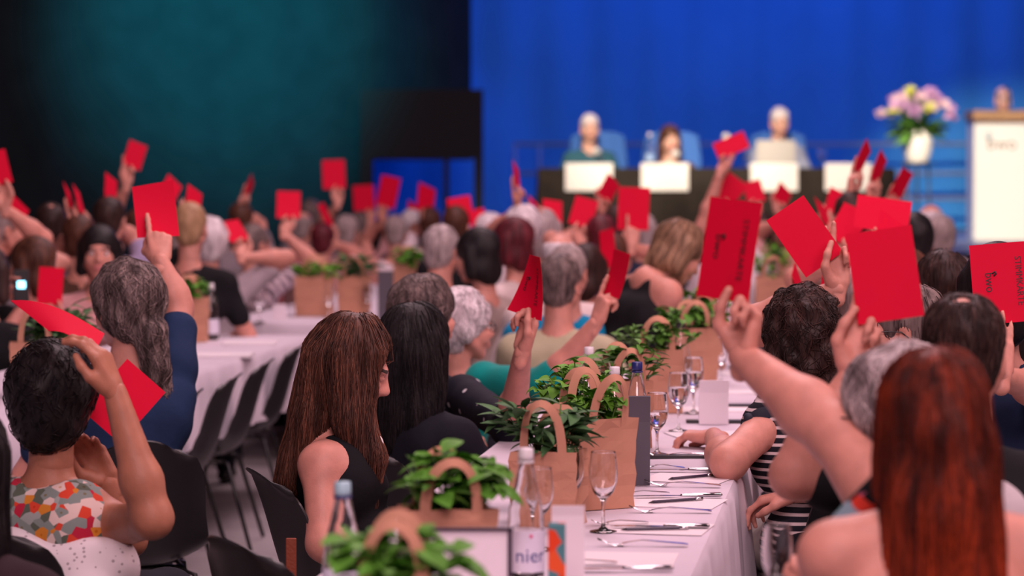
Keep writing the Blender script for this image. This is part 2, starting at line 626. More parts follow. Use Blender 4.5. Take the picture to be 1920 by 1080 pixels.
def surf(prims, h, k=0.02, sub=(), ks=0.008, noise=None, smooth=0):
    lo = np.min([bounds(p)[0] for p in prims], 0) - 3 * h
    hi = np.max([bounds(p)[1] for p in prims], 0) + 3 * h
    n = np.ceil((hi - lo) / h).astype(int) + 1
    f = np.full(n, 0.5, np.float32)
    gx = [np.float32(lo[i] + h * np.arange(n[i])) for i in range(3)]

    def region(p, mar):
        a, b = bounds(p)
        i0 = np.clip(np.floor((a - mar - lo) / h).astype(int), 0, n - 1)
        i1 = np.clip(np.ceil((b + mar - lo) / h).astype(int) + 1, 1, n)
        sl = tuple(slice(i0[q], i1[q]) for q in range(3))
        return sl, gx[0][sl[0]][:, None, None], gx[1][sl[1]][None, :, None], gx[2][sl[2]][None, None, :]
    for p in prims:
        sl, X, Y, Zz = region(p, k + 2 * h)
        v = evalp(p, X, Y, Zz)
        c = f[sl]
        hh = np.maximum(k - np.abs(c - v), 0) / k
        f[sl] = np.minimum(c, v) - hh * hh * k * 0.25
    for p in sub:
        sl, X, Y, Zz = region(p, ks + 2 * h)
        v = -evalp(p, X, Y, Zz)
        c = f[sl]
        hh = np.maximum(ks - np.abs(c - v), 0) / ks
        f[sl] = np.maximum(c, v) + hh * hh * ks * 0.25
    if noise is not None:
        f = f + noise(gx[0][:, None, None], gx[1][None, :, None], gx[2][None, None, :]).astype(np.float32)
    s = f < 0
    cnt = sum(s[a:n[0] - 1 + a, b:n[1] - 1 + b, c:n[2] - 1 + c].astype(np.int8) for a, b, c in _CORN)
    act = (cnt > 0) & (cnt < 8)
    ijk = np.argwhere(act)
    idx = np.full(act.shape, -1, np.int32)
    idx[act] = np.arange(len(ijk))
    cv = np.stack([f[ijk[:, 0] + a, ijk[:, 1] + b, ijk[:, 2] + c] for a, b, c in _CORN], 1)
    pos = np.zeros((len(ijk), 3))
    num = np.zeros(len(ijk))
    C = np.array(_CORN, float)
    for a, b in _EDG:
        va, vb = cv[:, a], cv[:, b]
        x = (va < 0) != (vb < 0)
        t = np.where(x, va / np.where(x, va - vb, 1), 0)
        pos += np.where(x[:, None], C[a] + t[:, None] * (C[b] - C[a]), 0)
        num += x
    pos = (pos / np.maximum(num, 1)[:, None] + ijk) * h + lo
    quads = []
    for ax in range(3):
        s0 = np.take(s, range(n[ax] - 1), ax)
        s1 = np.take(s, range(1, n[ax]), ax)
        e = np.argwhere(s0 != s1)
        o1, o2 = [(1, 2), (2, 0), (0, 1)][ax]
        e = e[(e[:, o1] > 0) & (e[:, o2] > 0) & (e[:, o1] < n[o1] - 1) & (e[:, o2] < n[o2] - 1)]
        sg = s[e[:, 0], e[:, 1], e[:, 2]]
        cs = []
        for d1, d2 in ((-1, -1), (0, -1), (0, 0), (-1, 0)):
            q = e.copy()
            q[:, o1] += d1
            q[:, o2] += d2
            cs.append(idx[q[:, 0], q[:, 1], q[:, 2]])
        Q = np.stack(cs, 1)
        Q[~sg] = Q[~sg][:, ::-1]
        quads.append(Q)
    Q = np.concatenate(quads)
    Q = Q[(Q >= 0).all(1)]
    for _ in range(smooth):
        acc = np.zeros_like(pos)
        deg = np.zeros(len(pos))
        for a in range(4):
            i, j = Q[:, a], Q[:, (a + 1) % 4]
            np.add.at(acc, i, pos[j])
            np.add.at(acc, j, pos[i])
            np.add.at(deg, i, 1)
            np.add.at(deg, j, 1)
        pos = pos * 0.5 + 0.5 * acc / np.maximum(deg, 1)[:, None]
    return pos, Q


def vnormals(V, Q):
    nq = np.cross(V[Q[:, 2]] - V[Q[:, 0]], V[Q[:, 3]] - V[Q[:, 1]])
    N = np.zeros_like(V)
    for a in range(4):
        np.add.at(N, Q[:, a], nq)
    return N / np.maximum(np.linalg.norm(N, axis=1, keepdims=True), 1e-12)


def rotz(a):
    c, s = math.cos(a), math.sin(a)
    return np.array([[c, -s, 0], [s, c, 0], [0, 0, 1.0]])


def axang(ax, a):
    return np.array(Matrix.Rotation(a, 3, Vector([float(x) for x in ax])))


def wob(freq, amp, seed=0):
    r = np.random.default_rng(seed)
    ph = r.uniform(0, 6.28, 9)

    def f(X, Y, Zz):
        return amp * (np.sin(freq * X + ph[0] + 1.7 * np.sin(freq * .7 * Zz + ph[1])) * np.sin(freq * 1.1 * Y + ph[2]) + np.sin(freq * .9 * Zz + ph[3] + 1.3 * np.sin(freq * .6 * Y + ph[4])) * np.sin(freq * X * .8 + ph[5])) * 0.6
    return f
# ------------------------------------------------------------------ hands
# hand frame: wrist at the origin, fingers along +Z, palm normal +Y, thumb of a right hand on -X
def _finger(base, ang, lens, rad, splay):
    p = np.array(base, float)
    out = [p.copy()]
    for a, l in zip(ang, lens):
        a = math.radians(a)
        d = np.array([splay * math.cos(a), math.sin(a), math.cos(a)])
        p = p + nrm(d) * l
        out.append(p.copy())
    return [seg(out[i], out[i + 1], rad - .0008 * i, rad - .0008 * (i + 1)) for i in range(3)]


HAND_POSE = {
    'pinch': dict(f=((3, 6, 10), (4, 8, 12), (62, 150, 200), (66, 155, 205)),
                  t=((-.026, .010, .022), (-.046, .030, .058), (-.040, .037, .094), (-.026, .0335, .130))),
    'point': dict(f=((3, 6, 10), (56, 140, 195), (62, 150, 200), (66, 155, 205)),
                  t=((-.026, .010, .022), (-.046, .030, .058), (-.040, .037, .094), (-.026, .0335, .130))),
    'flat': dict(f=((3, 6, 9), (4, 7, 10), (4, 7, 10), (5, 8, 12)),
                 t=((-.026, .010, .022), (-.048, .030, .056), (-.040, .037, .088), (-.024, .034, .118))),
    'rest': dict(f=((25, 55, 80), (30, 62, 88), (34, 68, 95), (38, 72, 98)),
                 t=((-.026, .008, .022), (-.046, .020, .055), (-.048, .030, .085), (-.040, .038, .110))),
    'grip': dict(f=((30, 75, 120), (34, 80, 125), (38, 84, 130), (42, 88, 135)),
                 t=((-.026, .010, .022), (-.050, .030, .050), (-.046, .055, .075), (-.026, .072, .092))),
}
HANDS = {}


def hand_mesh(pose, h):
    key = (pose, h)
    if key not in HANDS:
        D = HAND_POSE[pose]
        kn = [(-.029, 0, .090), (-.009, -.002, .095), (.011, -.001, .091), (.029, .002, .082)]
        wr = [(-.014, 0, .0), (-.005, 0, 0), (.005, 0, 0), (.013, 0, 0)]
        ln = [(.044, .026, .021), (.048, .030, .023), (.045, .028, .022), (.035, .021, .019)]
        palm = [seg(wr[i], kn[i], .0165, .0125) for i in range(4)]
        palm += [seg((0, 0, -.03), (0, 0, .02), .024, .026, (np.array([0, 1.0, 0]), .78))]
        palm += [seg((-.016, .010, .018), (-.034, .014, .048), .019, .015), seg((.020, .008, .02), (.026, .008, .06), .016, .012)]
        fing = []
        for i in range(4):
            fing += _finger(kn[i], D['f'][i], ln[i], (.0098, .0100, .0094, .0084)[i], (-.05, 0, .05, .11)[i])
        t = D['t']
        fing += [seg(t[0], t[1], .0155, .0125), seg(t[1], t[2], .0120, .0108), seg(t[2], t[3], .0108, .0090)]
        V, Q = surf(palm + fing, h, .008, smooth=1)
        HANDS[key] = (V, Q)
    return HANDS[key]


# ------------------------------------------------------------------ heads (X right, Y forward, Z up, origin between the ears at eye level)
HEADS = {}


def head_mesh(h, male):
    key = (h, male)
    if key in HEADS:
        return HEADS[key]
    pr = [ell((0, -.015, .034), (.075, .094, .084)), ell((0, .034, -.028), (.062, .062, .086)),
          seg((0, .062, -.098), (0, .064, -.100), .020 if not male else .024)]
    for s in (-1, 1):
        pr += [seg((s * .056, .0, -.055), (s * .016, .062, -.098), .019, .017),
               seg((s * .040, .062, -.032), (s * .040, .058, -.040), .026),
               seg((s * .012, .098, -.036), (s * .011, .098, -.037), .0085),
               ell((s * .079, -.008, -.012), (.010, .020, .033), rotz(-s * .35))]
    pr += [seg((0, .092, .006), (0, .112, -.030), .0085, .0125), seg((-.036, .082, .020), (.036, .082, .020), .013),
           seg((-.018, .091, -.0615), (.018, .091, -.0615), .0065), seg((-.014, .091, -.0725), (.014, .091, -.0725), .0075),
           seg((0, -.022, -.045), (0, -.032, -.15), .052 if not male else .058)]
    sub = [seg((s * .032, .108, -.001), (s * .034, .108, -.001), .017) for s in (-1, 1)]
    sub += [ell((s * .086, -.002, -.008), (.006, .010, .018)) for s in (-1, 1)]
    V, Q = surf(pr, h, .016, sub, .010)
    c = V[Q].mean(1)
    mi = np.zeros(len(Q), int)
    lip = (np.abs(c[:, 0]) < .024) & (c[:, 1] > .088) & (np.abs(c[:, 2] + .067) < .011)
    brow = (np.abs(np.abs(c[:, 0]) - .034) < .021) & (c[:, 1] > .075) & (np.abs(c[:, 2] - .0225 + .10 * (np.abs(np.abs(c[:, 0]) - .034))) < .0045)
    mi[lip] = 1
    mi[brow] = 2
    g = G()
    for m in (0, 1, 2):
        pass
    g.add(V, [], 0)
    for m in (0, 1, 2):
        f = Q[mi == m]
        if len(f):
            g.F.append((f, m))
    for s in (-1, 1):
        ce = np.array([s * .032, .0795, -.001])
        g.ball(ce, .0125, 8, 3)
        g.ball(ce + (0, .0082, 0), .0066, 6, 4, (1, .85, 1))
    HEADS[key] = (np.concatenate(g.V), g.F)
    return HEADS[key]


# ------------------------------------------------------------------ hair
FACE = ell((0, .118, -.05), (.083, .075, .112))
EARS = [seg((s * .085, .004, -.018), (s * .1, .004, -.02), .030) for s in (-1, 1)]
BASE = ell((0, -.018, .038), (.084, .103, .092))
NAPE = ell((0, -.055, -.025), (.067, .054, .070))


def hair_prims(style):
    """prims, subtractions, noise amplitude, noise frequency"""
    def sides(l, r=.034, y=-.015, x=.074):
        return [seg((s * x, y, .03), (s * (x + .008), y - .01, -l), r, r * .9) for s in (-1, 1)]
    if style == 'short':
        return [BASE, NAPE], [FACE] + EARS, .004, 75
    if style == 'full':
        return [infl(BASE, .007), NAPE], [FACE], .003, 40
    if style == 'crop':
        return [infl(BASE, -.005), infl(NAPE, -.006)], [infl(FACE, .008)] + EARS, .002, 90
    if style == 'bald':
        return [infl(BASE, -.005), infl(NAPE, -.003)], [infl(FACE, .014), ell((0, .02, .135), (.092, .135, .085))] + EARS, .002, 90
    if style == 'thin':
        return [infl(BASE, -.002), NAPE], [infl(FACE, .006), ell((-.005, -.075, .128), (.034, .040, .030))] + EARS, .003, 80
    if style == 'fluffy':
        return [infl(BASE, .013), infl(NAPE, .008)] + sides(.02, .03), [FACE], .008, 60
    if style == 'wavy':
        return [infl(BASE, .014), infl(NAPE, .010)] + sides(.03, .03), [FACE], .008, 48
    if style == 'curly':
        return [infl(BASE, .020), ell((0, -.075, -.05), (.085, .065, .11))] + sides(.07, .04, -.03), [FACE], .011, 75
    if style == 'afro':
        return [ell((0, -.028, .030), (.108, .120, .116)), ell((0, -.065, -.05), (.085, .07, .075))], [infl(FACE, -.004)], .006, 70
    if style == 'bob':
        return [infl(BASE, .008), ell((0, -.065, -.06), (.078, .055, .09))] + sides(.085, .036), [infl(FACE, -.006)], .004, 40
    if style == 'long':
        return [infl(BASE, .010), seg((0, -.07, .0), (0, -.105, -.30), .070, .055), seg((-.055, -.06, -.02), (-.07, -.09, -.28), .045, .035), seg((.055, -.06, -.02), (.07, -.09, -.28), .045, .035)] + sides(.16, .034, -.02), [infl(FACE, -.006)], .005, 36
    if style == 'ponytail':
        return [infl(BASE, .010), infl(NAPE, .008), seg((0, -.085, -.035), (.015, -.12, -.07), .032, .036), seg((.015, -.12, -.07), (.03, -.125, -.23), .038, .022)], [FACE] + EARS, .007, 60
    if style == 'bun':
        return [infl(BASE, .004), NAPE, seg((0, -.11, .05), (0, -.125, .055), .036)], [FACE] + EARS, .004, 60
    raise KeyError(style)


CROWN = np.array([0, -.045, .135])
HAIRS = {}


def hair_local(style, h, seed=0):
    key = (style, h, seed)
    if key not in HAIRS:
        pr, sub, amp, fr = hair_prims(style)
        HAIRS[key] = surf(pr, h, .022, sub, .006, wob(fr, amp, seed), smooth=1)
    return HAIRS[key]


def strands(g, V, Q, count, length, steps, rad, flow, seed=0, lift=.0015, jit=.25, m=0, pick=None):
    r = np.random.default_rng(seed)
    N = vnormals(V, Q)
    kd = KDTree(len(V))
    for i, v in enumerate(V):
        kd.insert(v, i)
    kd.balance()
    cand = np.arange(len(V)) if pick is None else np.where(pick(V, N))[0]
    if len(cand) == 0:
        return g
    ids = r.choice(cand, count)
    p = V[ids] + N[ids] * lift
    cur = N[ids]
    ln = length * r.uniform(.6, 1.15, count) / (steps - 1)
    off = r.normal(0, jit, (count, 3))
    path = [p.copy()]
    lf = lift * r.uniform(.4, 2.2, count)
    for s in range(steps - 1):
        d = flow(p) + off
        d -= cur * (d * cur).sum(1, keepdims=True)
        d /= np.maximum(np.linalg.norm(d, axis=1, keepdims=True), 1e-6)
        p = p + d * ln[:, None]
        for i in range(count):
            co, ix, dist = kd.find(p[i])
            cur[i] = N[ix]
            if dist < .03:
                q = V[ix]
                t = p[i] - q
                p[i] = q + t - cur[i] * (t @ cur[i]) + cur[i] * lf[i]
        path.append(p.copy())
    A = np.stack(path, 1)
    K = steps
    T = np.gradient(A, axis=1)
    T /= np.maximum(np.linalg.norm(T, axis=2, keepdims=True), 1e-9)
    U = np.cross(T, r.normal(0, 1, (count, 1, 3)))
    U /= np.maximum(np.linalg.norm(U, axis=2, keepdims=True), 1e-9)
    W = np.cross(T, U)
    rr = rad * np.concatenate([np.linspace(1, 1, K - K // 2), np.linspace(1, .25, K // 2)])[None, :, None]
    rings = np.stack([A + (math.cos(a) * U + math.sin(a) * W) * rr for a in (0, 2.094, 4.189)], 2)
    b = np.arange(count)[:, None, None] * K * 3 + np.arange(K - 1)[None, :, None] * 3
    j = np.arange(3)[None, None, :]
    k = (j + 1) % 3
    q = np.stack([b + j, b + k, b + 3 + k, b + 3 + j], -1).reshape(-1, 4)
    return g.add(rings.reshape(-1, 3), [q], m)


# ------------------------------------------------------------------ cards
RED = paper_mat('red_card', (0.78, 0.002, 0.042))
INK = mat('card_ink', (0.03, 0.004, 0.008), 0.7)
FRAMES = {}


def card(key, label, cx, cy, w, h, roll, d, land=False, ys=1, ts=-1, curl=0.0, text=False, twist=0.0, group=None, tilt=None, yaw=None, back=False, lean=0.0):
    """a red voting card of 148 x 210 mm; w and h are its apparent sizes, which give its yaw and tilt"""
    W, H = (.21, .148) if land else (.148, .21)
    s = FPX / d
    kk = min(1.06, max(.74, w / (s * W), h / (s * H)))
    W, H = W * kk, H * kk
    C = P(cx, cy, d)
    n0 = -nrm(ray(cx, cy))
    ex = nrm(np.cross(Z, n0))
    ey = np.cross(n0, ex)
    ya = math.acos(min(1, w / (s * W))) if yaw is None else math.radians(yaw)
    ta = math.acos(min(1, h / (s * H))) if tilt is None else math.radians(tilt)
    A = np.stack([ex, ey, n0], 1)
    R = np.array(Matrix.Rotation(-math.radians(roll), 3, 'Z') @ Matrix.Rotation(ts * ta, 3, 'X') @ Matrix.Rotation(ys * ya, 3, 'Y'))
    M = A @ R
    if W * s < w * .93 or H * s < h * .93:
        print('CARD too far', key, round(w / (s * W), 2), round(h / (s * H), 2))
    u = np.linspace(-.5, .5, 9)
    v = np.linspace(-.5, .5, 11)
    Ug, Vg = np.meshgrid(u, v, indexing='ij')
    zz = curl * (Vg + .5) ** 2 + twist * Ug * Vg
    Pt = np.stack([Ug * W, Vg * H, zz], -1)
    g = G().sheet(Pt, .0006)
    o = g.build('voting_card', RED, None, C)
    o.rotation_euler = Matrix(M.tolist()).to_euler()
    tag(o, label, 'card', group or 'raised red voting cards')
    if text:
        def bend(V, up=.0013):
            V = V * np.array([kk, kk, 1])
            V[:, 2] += curl * (V[:, 1] / H + .5) ** 2 + twist * V[:, 0] / W * V[:, 1] / H + up
            return V

        def put(sx, size, x, y, nm):
            V, T = text_geo(sx, size)
            G().add(bend(V @ rotz(-math.pi / 2).T + (x, y, 0)), [T]).build(nm, INK, o, smooth=False)
        lx = -.060 if land else -.032
        put('bwo', .030, lx, .003, 'logo_lettering')
        put('STIMMKARTE', .022, .045 if land else .038, .002, 'lettering')
        gg = G().tube([(lx + .011, .019, 0), (lx + .017, .025, 0), (lx + .014, .031, 0)], .0022, 5).tube([(lx + .008, .025, 0), (lx + .013, .030, 0)], .002, 5)
        gg.V = [bend(v, .001) for v in gg.V]
        gg.build('logo_flourish', INK, o)
    FRAMES[key] = (C, M, W, H)
    return o


def hold(key, u=0.0, v=-.5, pf=1, ang=0.0, pose='pinch', elbow=None, gz=.107):
    """arm target for a hand that pinches a card: u, v on the card; pf 1 = palm faces the card's front"""
    C, M, W, H = FRAMES[key]
    if pose == 'pinch' and (pf < 0 or key == 'c28'):
        pose = 'point'
    Gp = C + M[:, 0] * u * W + M[:, 1] * v * H
    n = M[:, 2]
    a = math.radians(ang)
    zi = UP * math.cos(a) + R0 * math.sin(a)
    zd = nrm(zi - n * (zi @ n))
    yd = n * pf
    return dict(wrist=Gp - zd * gz - yd * .0215, z=zd, y=yd, pose=pose, elbow=elbow)


# ------------------------------------------------------------------ people
def two_bone(S, Wp, l1, l2, hint):
    d = Wp - S
    L = np.linalg.norm(d)
    if L > (l1 + l2) * .99:
        k = L / ((l1 + l2) * .99)
        l1, l2 = l1 * k, l2 * k
    L = min(L, (l1 + l2) * .9999)
    dn = nrm(d)
    x = (l1 * l1 - l2 * l2 + L * L) / (2 * L)
    y = math.sqrt(max(l1 * l1 - x * x, 0))
    hp = hint - dn * (hint @ dn)
    return S + dn * x + nrm(hp) * y


PEOPLE = {}
Q_H = {'near': (.0085, .0045, .0048, .007), 'mid': (.012, .006, .006, .009), 'far': (.018, .0085, .009, .013)}


def person(key, label, px, py, d, a=0, hair=('short', 'grey'), shirt=None, sleeve='short', skin='light', arms=None, ha=None, hp=0, hr=0,
           stand=False, q='far', lean=.05, thick=1.0, male=False, width=1.0, trousers='dark', group=None, nstr=0, strlen=.05, hx=None, hsub=None,
           glasses=False, legs=True, shirt_extra=None, hip_shift=(0, 0), shirt_mat=None, sh=.0, hxg=False, sco=None, roots=False, floor=0.0, seat_h=None):
    hb, hhd, hhand, hhair = Q_H[q]
    Hc = P(px, py, d)
    psi = math.radians(97.45 - a)
    fv = np.array([math.cos(psi), math.sin(psi), 0])
    rv = np.cross(fv, Z)
    hps = math.radians(97.45 - (a if ha is None else ha))
    hf = np.array([math.cos(hps), math.sin(hps), 0])
    hrv = np.cross(hf, Z)
    Rh = np.stack([hrv, hf, Z], 1) @ np.array(Matrix.Rotation(-math.radians(hp), 3, 'X') @ Matrix.Rotation(math.radians(hr), 3, 'Y'))
    neck_top = Hc + Rh @ np.array([0, -.030, -.10])
    seat = floor + ((seat_h or .545) if not stand else .93)
    SCn = Hc - Z * (.242 + sh) - fv * (.03 + .02 * (hp > 0)) + (neck_top - Hc - np.array([0, 0, -.10])) * .0
    if sco is not None:
        SCn = Hc + fv * sco[0] + Z * sco[1]
    HC = np.array([SCn[0], SCn[1], seat]) - fv * lean + rv * hip_shift[0] + fv * hip_shift[1]
    base = np.array([HC[0], HC[1], floor])
    wd = width
    fl = (fv, .72)
    mid = HC + (SCn - HC) * .5
    chest = HC + (SCn - HC) * .74
    torso = [seg(HC - rv * .075 * wd, HC + rv * .075 * wd, .112, None, (fv, .85)),
             seg(HC + Z * .02, mid, .135 * wd, .130 * wd, (fv, .74)),
             seg(chest - rv * .070 * wd, chest + rv * .070 * wd, .112, None, (fv, .88)),
             seg(SCn - rv * .125 * wd - Z * .03, SCn + rv * .125 * wd - Z * .03, .062)]
    if not male:
        torso += [seg(chest - rv * .065 + fv * .075 - Z * .02, chest + rv * .065 + fv * .075 - Z * .02, .060)]
    neckb = SCn + Z * .035 - fv * .005
    trap = [seg(neckb - Z * .01, SCn + rv * s * .11 * wd, .048, .042) for s in (-1, 1)]
    neck = [seg(SCn, neck_top, .064 if male else .056, .058 if male else .052)]
    arms = arms or {}
    arm_pr, sl_pr, hands = [], [], []
    for s, nm in ((1, 'R'), (-1, 'L')):
        S = SCn + rv * s * .170 * wd - Z * .03
        sp = arms.get(nm)
        if sp is None:
            sp = dict(wrist=HC + fv * .30 + rv * s * .10 + Z * (.14 if not stand else -.1), z=nrm(fv - rv * s * .3 - Z * .2), y=-Z, pose='rest', elbow=None)
        Wp = np.asarray(sp['wrist'], float)
        if Wp[2] > S[2] + .05:
            S = S + Z * .035 + fv * .02
        if sp.get('S') is not None:
            S = np.asarray(sp['S'], float)
        E = sp.get('elbow')
        L = np.linalg.norm(Wp - S)
        if L > .64:
            print('REACH', key, nm, round(L, 2))
        if E is None:
            hint = sp.get('hint')
            hint = np.asarray(hint, float) if hint is not None else (rv * s * .6 - Z * .55 - fv * .15 if Wp[2] < S[2] + .12 else rv * s * .42 + fv * .45 - Z * .5)
            E = two_bone(S, Wp, .285, .255, hint)
        E = np.asarray(E, float)
        t = thick
        mE = E + (Wp - E) * .3
        up = [seg(S, E, .050 * t, .041 * t)]
        fo = [seg(E, mE, .041 * t, .043 * t), seg(mE, Wp, .043 * t, .0265 * (1 + (t - 1) * .4))]
        arm_pr += [seg(S, S, .056 * t ** .5)] + up + fo
        if sleeve in ('short', 'long', 'mid', 'cap'):
            sl_pr += [seg(S, S, .062 * t ** .5)]
        if sleeve == 'short':
            sl_pr += [seg(S, S + (E - S) * .62, .056 * t, .053 * t)]
        elif sleeve == 'cap':
            sl_pr += [seg(S, S + (E - S) * .25, .058 * t, .060 * t)]
        elif sleeve == 'long':
            sl_pr += [seg(S, E, .056 * t, .048 * t), seg(E, E + (Wp - E) * .93, .048 * t, .036 * t)]
        elif sleeve == 'mid':
            sl_pr += [seg(S, E, .057 * t, .052 * t), seg(E, E + (Wp - E) * .15, .052 * t, .052 * t)]
        hands.append((s, Wp, nrm(sp['z']), np.asarray(sp['y'], float), sp.get('pose', 'rest'), sp.get('hs', 1.0)))
    leg, shoes = [], []
    for s in (-1, 1):
        hj = HC + rv * s * .085
        if stand:
            kn = hj - Z * .44 + fv * .02
            an = np.array([kn[0], kn[1], floor + .085]) - fv * .02
        else:
            kn = hj + fv * .40 + rv * s * .03 - Z * .025
            an = np.array([kn[0], kn[1], floor + .085]) - fv * .05
        leg += [seg(hj, kn, .082, .058), seg(kn, an, .058, .038)]
        shoes += [seg(an - Z * .045 - fv * .02, an - Z * .047 + fv * .15, .040, .034, (Z, .8))]
    # --- body: one continuous skin
    blend = .03
    sink = -.007
    body_pr = [infl(p, sink) for p in torso] + [infl(p, -.002) for p in trap] + neck + arm_pr
    if legs:
        body_pr += [infl(p, -.010) for p in leg]
    V, Qd = surf(body_pr, hb, blend)
    root = thing('person', label, 'person', base, 0, group)
    g = G()
    g.add(V - base, [Qd], 0)
    HV, HF = head_mesh(hhd, male)
    o = g.n
    g.V.append(HV @ Rh.T + (Hc - base))
    g.n += len(HV)
    for f, m in HF:
        g.F.append((f + o, 0 if hp >= 15 and m in (3, 4) else m))
    for s, Wp, zd, yd, pose, hs in hands:
        yd = nrm(yd - zd * (yd @ zd))
        xd = np.cross(yd, zd)
        hv, hq = hand_mesh(pose, hhand)
        hv = hv * hs * (1.0 if male else .95)
        if s < 0:
            hv = hv * np.array([-1, 1, 1])
            hq = hq[:, ::-1]
        g.add(hv @ np.stack([xd, yd, zd], 1).T + (Wp - base), [hq], 0)
    sk = skin_mat(skin)
    lip = mat('lips_' + ('dark' if skin in ('dark', 'brown') else 'light'), (0.22, 0.06, 0.05) if skin in ('dark', 'brown') else (0.62, 0.20, 0.19), .4)
    g.build('body', [sk, lip, mat('eyebrow', (.05, .03, .025), .7), mat('eye_white', (.75, .7, .7), .2), mat('iris', (.03, .018, .012), .1)], root)
    # --- hair
    if hair is not None:
        style, colr = hair
        if hx is not None and hxg:
            Q_ = Rh.T @ np.stack([hrv, hf, Z], 1)
            hx = [('s', Q_ @ p[1], Q_ @ p[2], p[3], p[4], p[5]) for p in hx]
        if hx is not None or hsub is not None:
            pr, sb, amp, fr = hair_prims(style)
            hv, hq = surf(pr + [p for p in (hx or [])], hhair, .022, sb + (hsub or []), .006, wob(fr, amp, 3), smooth=1)
        else:
            hv, hq = hair_local(style, hhair, len(key) % 3)
        hg = G().add(hv, [hq], 0)
        if nstr:
            curlj = .9 if style in ('curly', 'afro') else (.6 if style in ('wavy', 'fluffy', 'ponytail') else .13)

            def flow(p):
                dd = p - CROWN
                dd = dd / np.maximum(np.linalg.norm(dd, axis=1, keepdims=True), 1e-6)
                return dd * .55 + np.array([0, -.1, -.9])
            down = Rh.T @ np.array([0, 0, -1.0])
            if strlen > .15:
                def flow(p):
                    dd = p - CROWN
                    dd = dd / np.maximum(np.linalg.norm(dd, axis=1, keepdims=True), 1e-6)
                    return dd * .35 + down * .95
            for mi_, sh_ in ((0, .4), (1, .32), (2, .28)):
                strands(hg, hv, hq, int(nstr * sh_), strlen, 10 if strlen > .1 else 6, .0012 if q == 'near' else .0015, flow, 5 + mi_, .0022, curlj, mi_, (None if not roots or mi_ == 0 else ((lambda V, N: V[:, 2] < -.03) if mi_ == 1 else (lambda V, N: V[:, 2] > .02))))
        hg.xf(Rh, Hc - base)
        ho = hg.build('hair', [hair_mat(colr), hair_mat(colr, 1.9), hair_mat(colr, .5)] if nstr else hair_mat(colr), root)
    # --- clothes
    if shirt or shirt_mat:
        sp = [infl(torso[0], .019)] + [infl(p, .010) for p in torso[1:3]]
        sub = []
        if sleeve != 'strap':
            if sleeve == 'none':
                sp += [seg(SCn - rv * .085 * wd - Z * .02, SCn + rv * .085 * wd - Z * .02, .062)] + [infl(p, .008) for p in torso[4:]]
            else:
                sp += [infl(p, .008) for p in torso[3:]] + [infl(p, .007) for p in trap]
            sub = [seg(neck_top, SCn + Z * .02, .062)]
        else:
            sp += [infl(p, .010) for p in torso[4:]]
            sub = [seg(SCn - rv * .3 - fv * .10 + Z * .02, SCn + rv * .3 - fv * .10 + Z * .02, .15)]
        sp += [infl(p, .006) for p in sl_pr]
        if shirt_extra:
            sp += shirt_extra(SCn, HC, fv, rv)
        sv, sq = surf(sp, hb, .028, sub, .008, wob(31, .0035 if q != 'far' else .006, len(label)), smooth=1)
        G().add(sv - base, [sq]).build('shirt', shirt_mat or cloth_mat(*shirt), root)
    if legs:
        tp = [infl(torso[0], .012)] + [infl(p, .012) for p in leg]
        tc = {'dark': (.012, .012, .018), 'jeans': (.02, .035, .09), 'light': (.62, .56, .52), 'grey': (.12, .11, .12)}[trousers]
        tv, tq = surf(tp, max(hb, .013), .03, smooth=1)
        G().add(tv - base, [tq]).build('trousers', cloth_mat('trousers_' + trousers, tc), root)
        sv, sq = surf(shoes, .014, .02)
        G().add(sv - base, [sq]).build('shoes', mat('shoe_leather', (.015, .012, .012), .5), root)
    if glasses:
        gg = G()
        t = np.linspace(0, 2 * math.pi, 17)
        for s in (-1, 1):
            gg.tube(np.stack([s * .033 + .024 * np.cos(t), np.full(17, .104), -.004 + .018 * np.sin(t)], 1), .0017, 5, 0, False)
            gg.tube([(s * .057, .104, .004), (s * .078, .07, .004), (s * .084, .0, .004), (s * .084, -.02, -.012)], .0018, 5)
        gg.tube([(-.010, .106, .002), (0, .109, .005), (.010, .106, .002)], .0017, 5)
        gg.xf(Rh, Hc - base)
        gg.build('eyeglasses', mat('eyewear', (.02, .015, .015), .25), root)
    info = dict(root=root, base=base, H=Hc, Rh=Rh, SC=SCn, HC=HC, fv=fv, rv=rv, psi=psi)
    PEOPLE[key] = info
    return info
# ------------------------------------------------------------------ the hall
def slab(name, lo, hi, m, kind='structure', label=None, cat=None):
    lo, hi = np.array(lo), np.array(hi)
    o = G().box((0, 0, 0), hi - lo).build(name, m, None, (lo + hi) / 2, smooth=False)
    tag(o, kind=kind)
    return o


def lat(px, d):
    """a point on the floor at picture column px and depth d"""
    p = P(px, 400, d)
    return np.array([p[0], p[1], 0.0])


M_FLOOR = mat('hall_floor', (0.30, 0.27, 0.28), 0.42, var=0.12, vscale=2.5, bump=0.05, bscale=9)
M_BLACK = mat('black_paint', (0.010, 0.010, 0.012), 0.8)
M_DRAPE = mat('black_drape', (0.018, 0.026, 0.030), 0.95, spec=0.1, var=0.1, vscale=4)
M_BLUE = mat('stage_curtain', (0.06, 0.30, 0.62), 0.9, spec=0.1, var=0.05, vscale=1.2)
slab('floor', (-14, -4, -0.2), (14, 40, 0), M_FLOOR)
slab('ceiling', (-14, -4, 8.2), (14, 40, 8.4), M_BLACK)
slab('wall_left', (-14.2, -4, 0), (-14, 40, 8.2), M_BLACK)
slab('wall_right', (14, -4, 0), (14.2, 40, 8.2), M_BLACK)
slab('wall_front', (-14, -4.2, 0), (14, -4, 8.2), M_BLACK)
slab('wall_back', (-14, 33.5, 0), (14, 33.7, 8.2), M_BLACK)


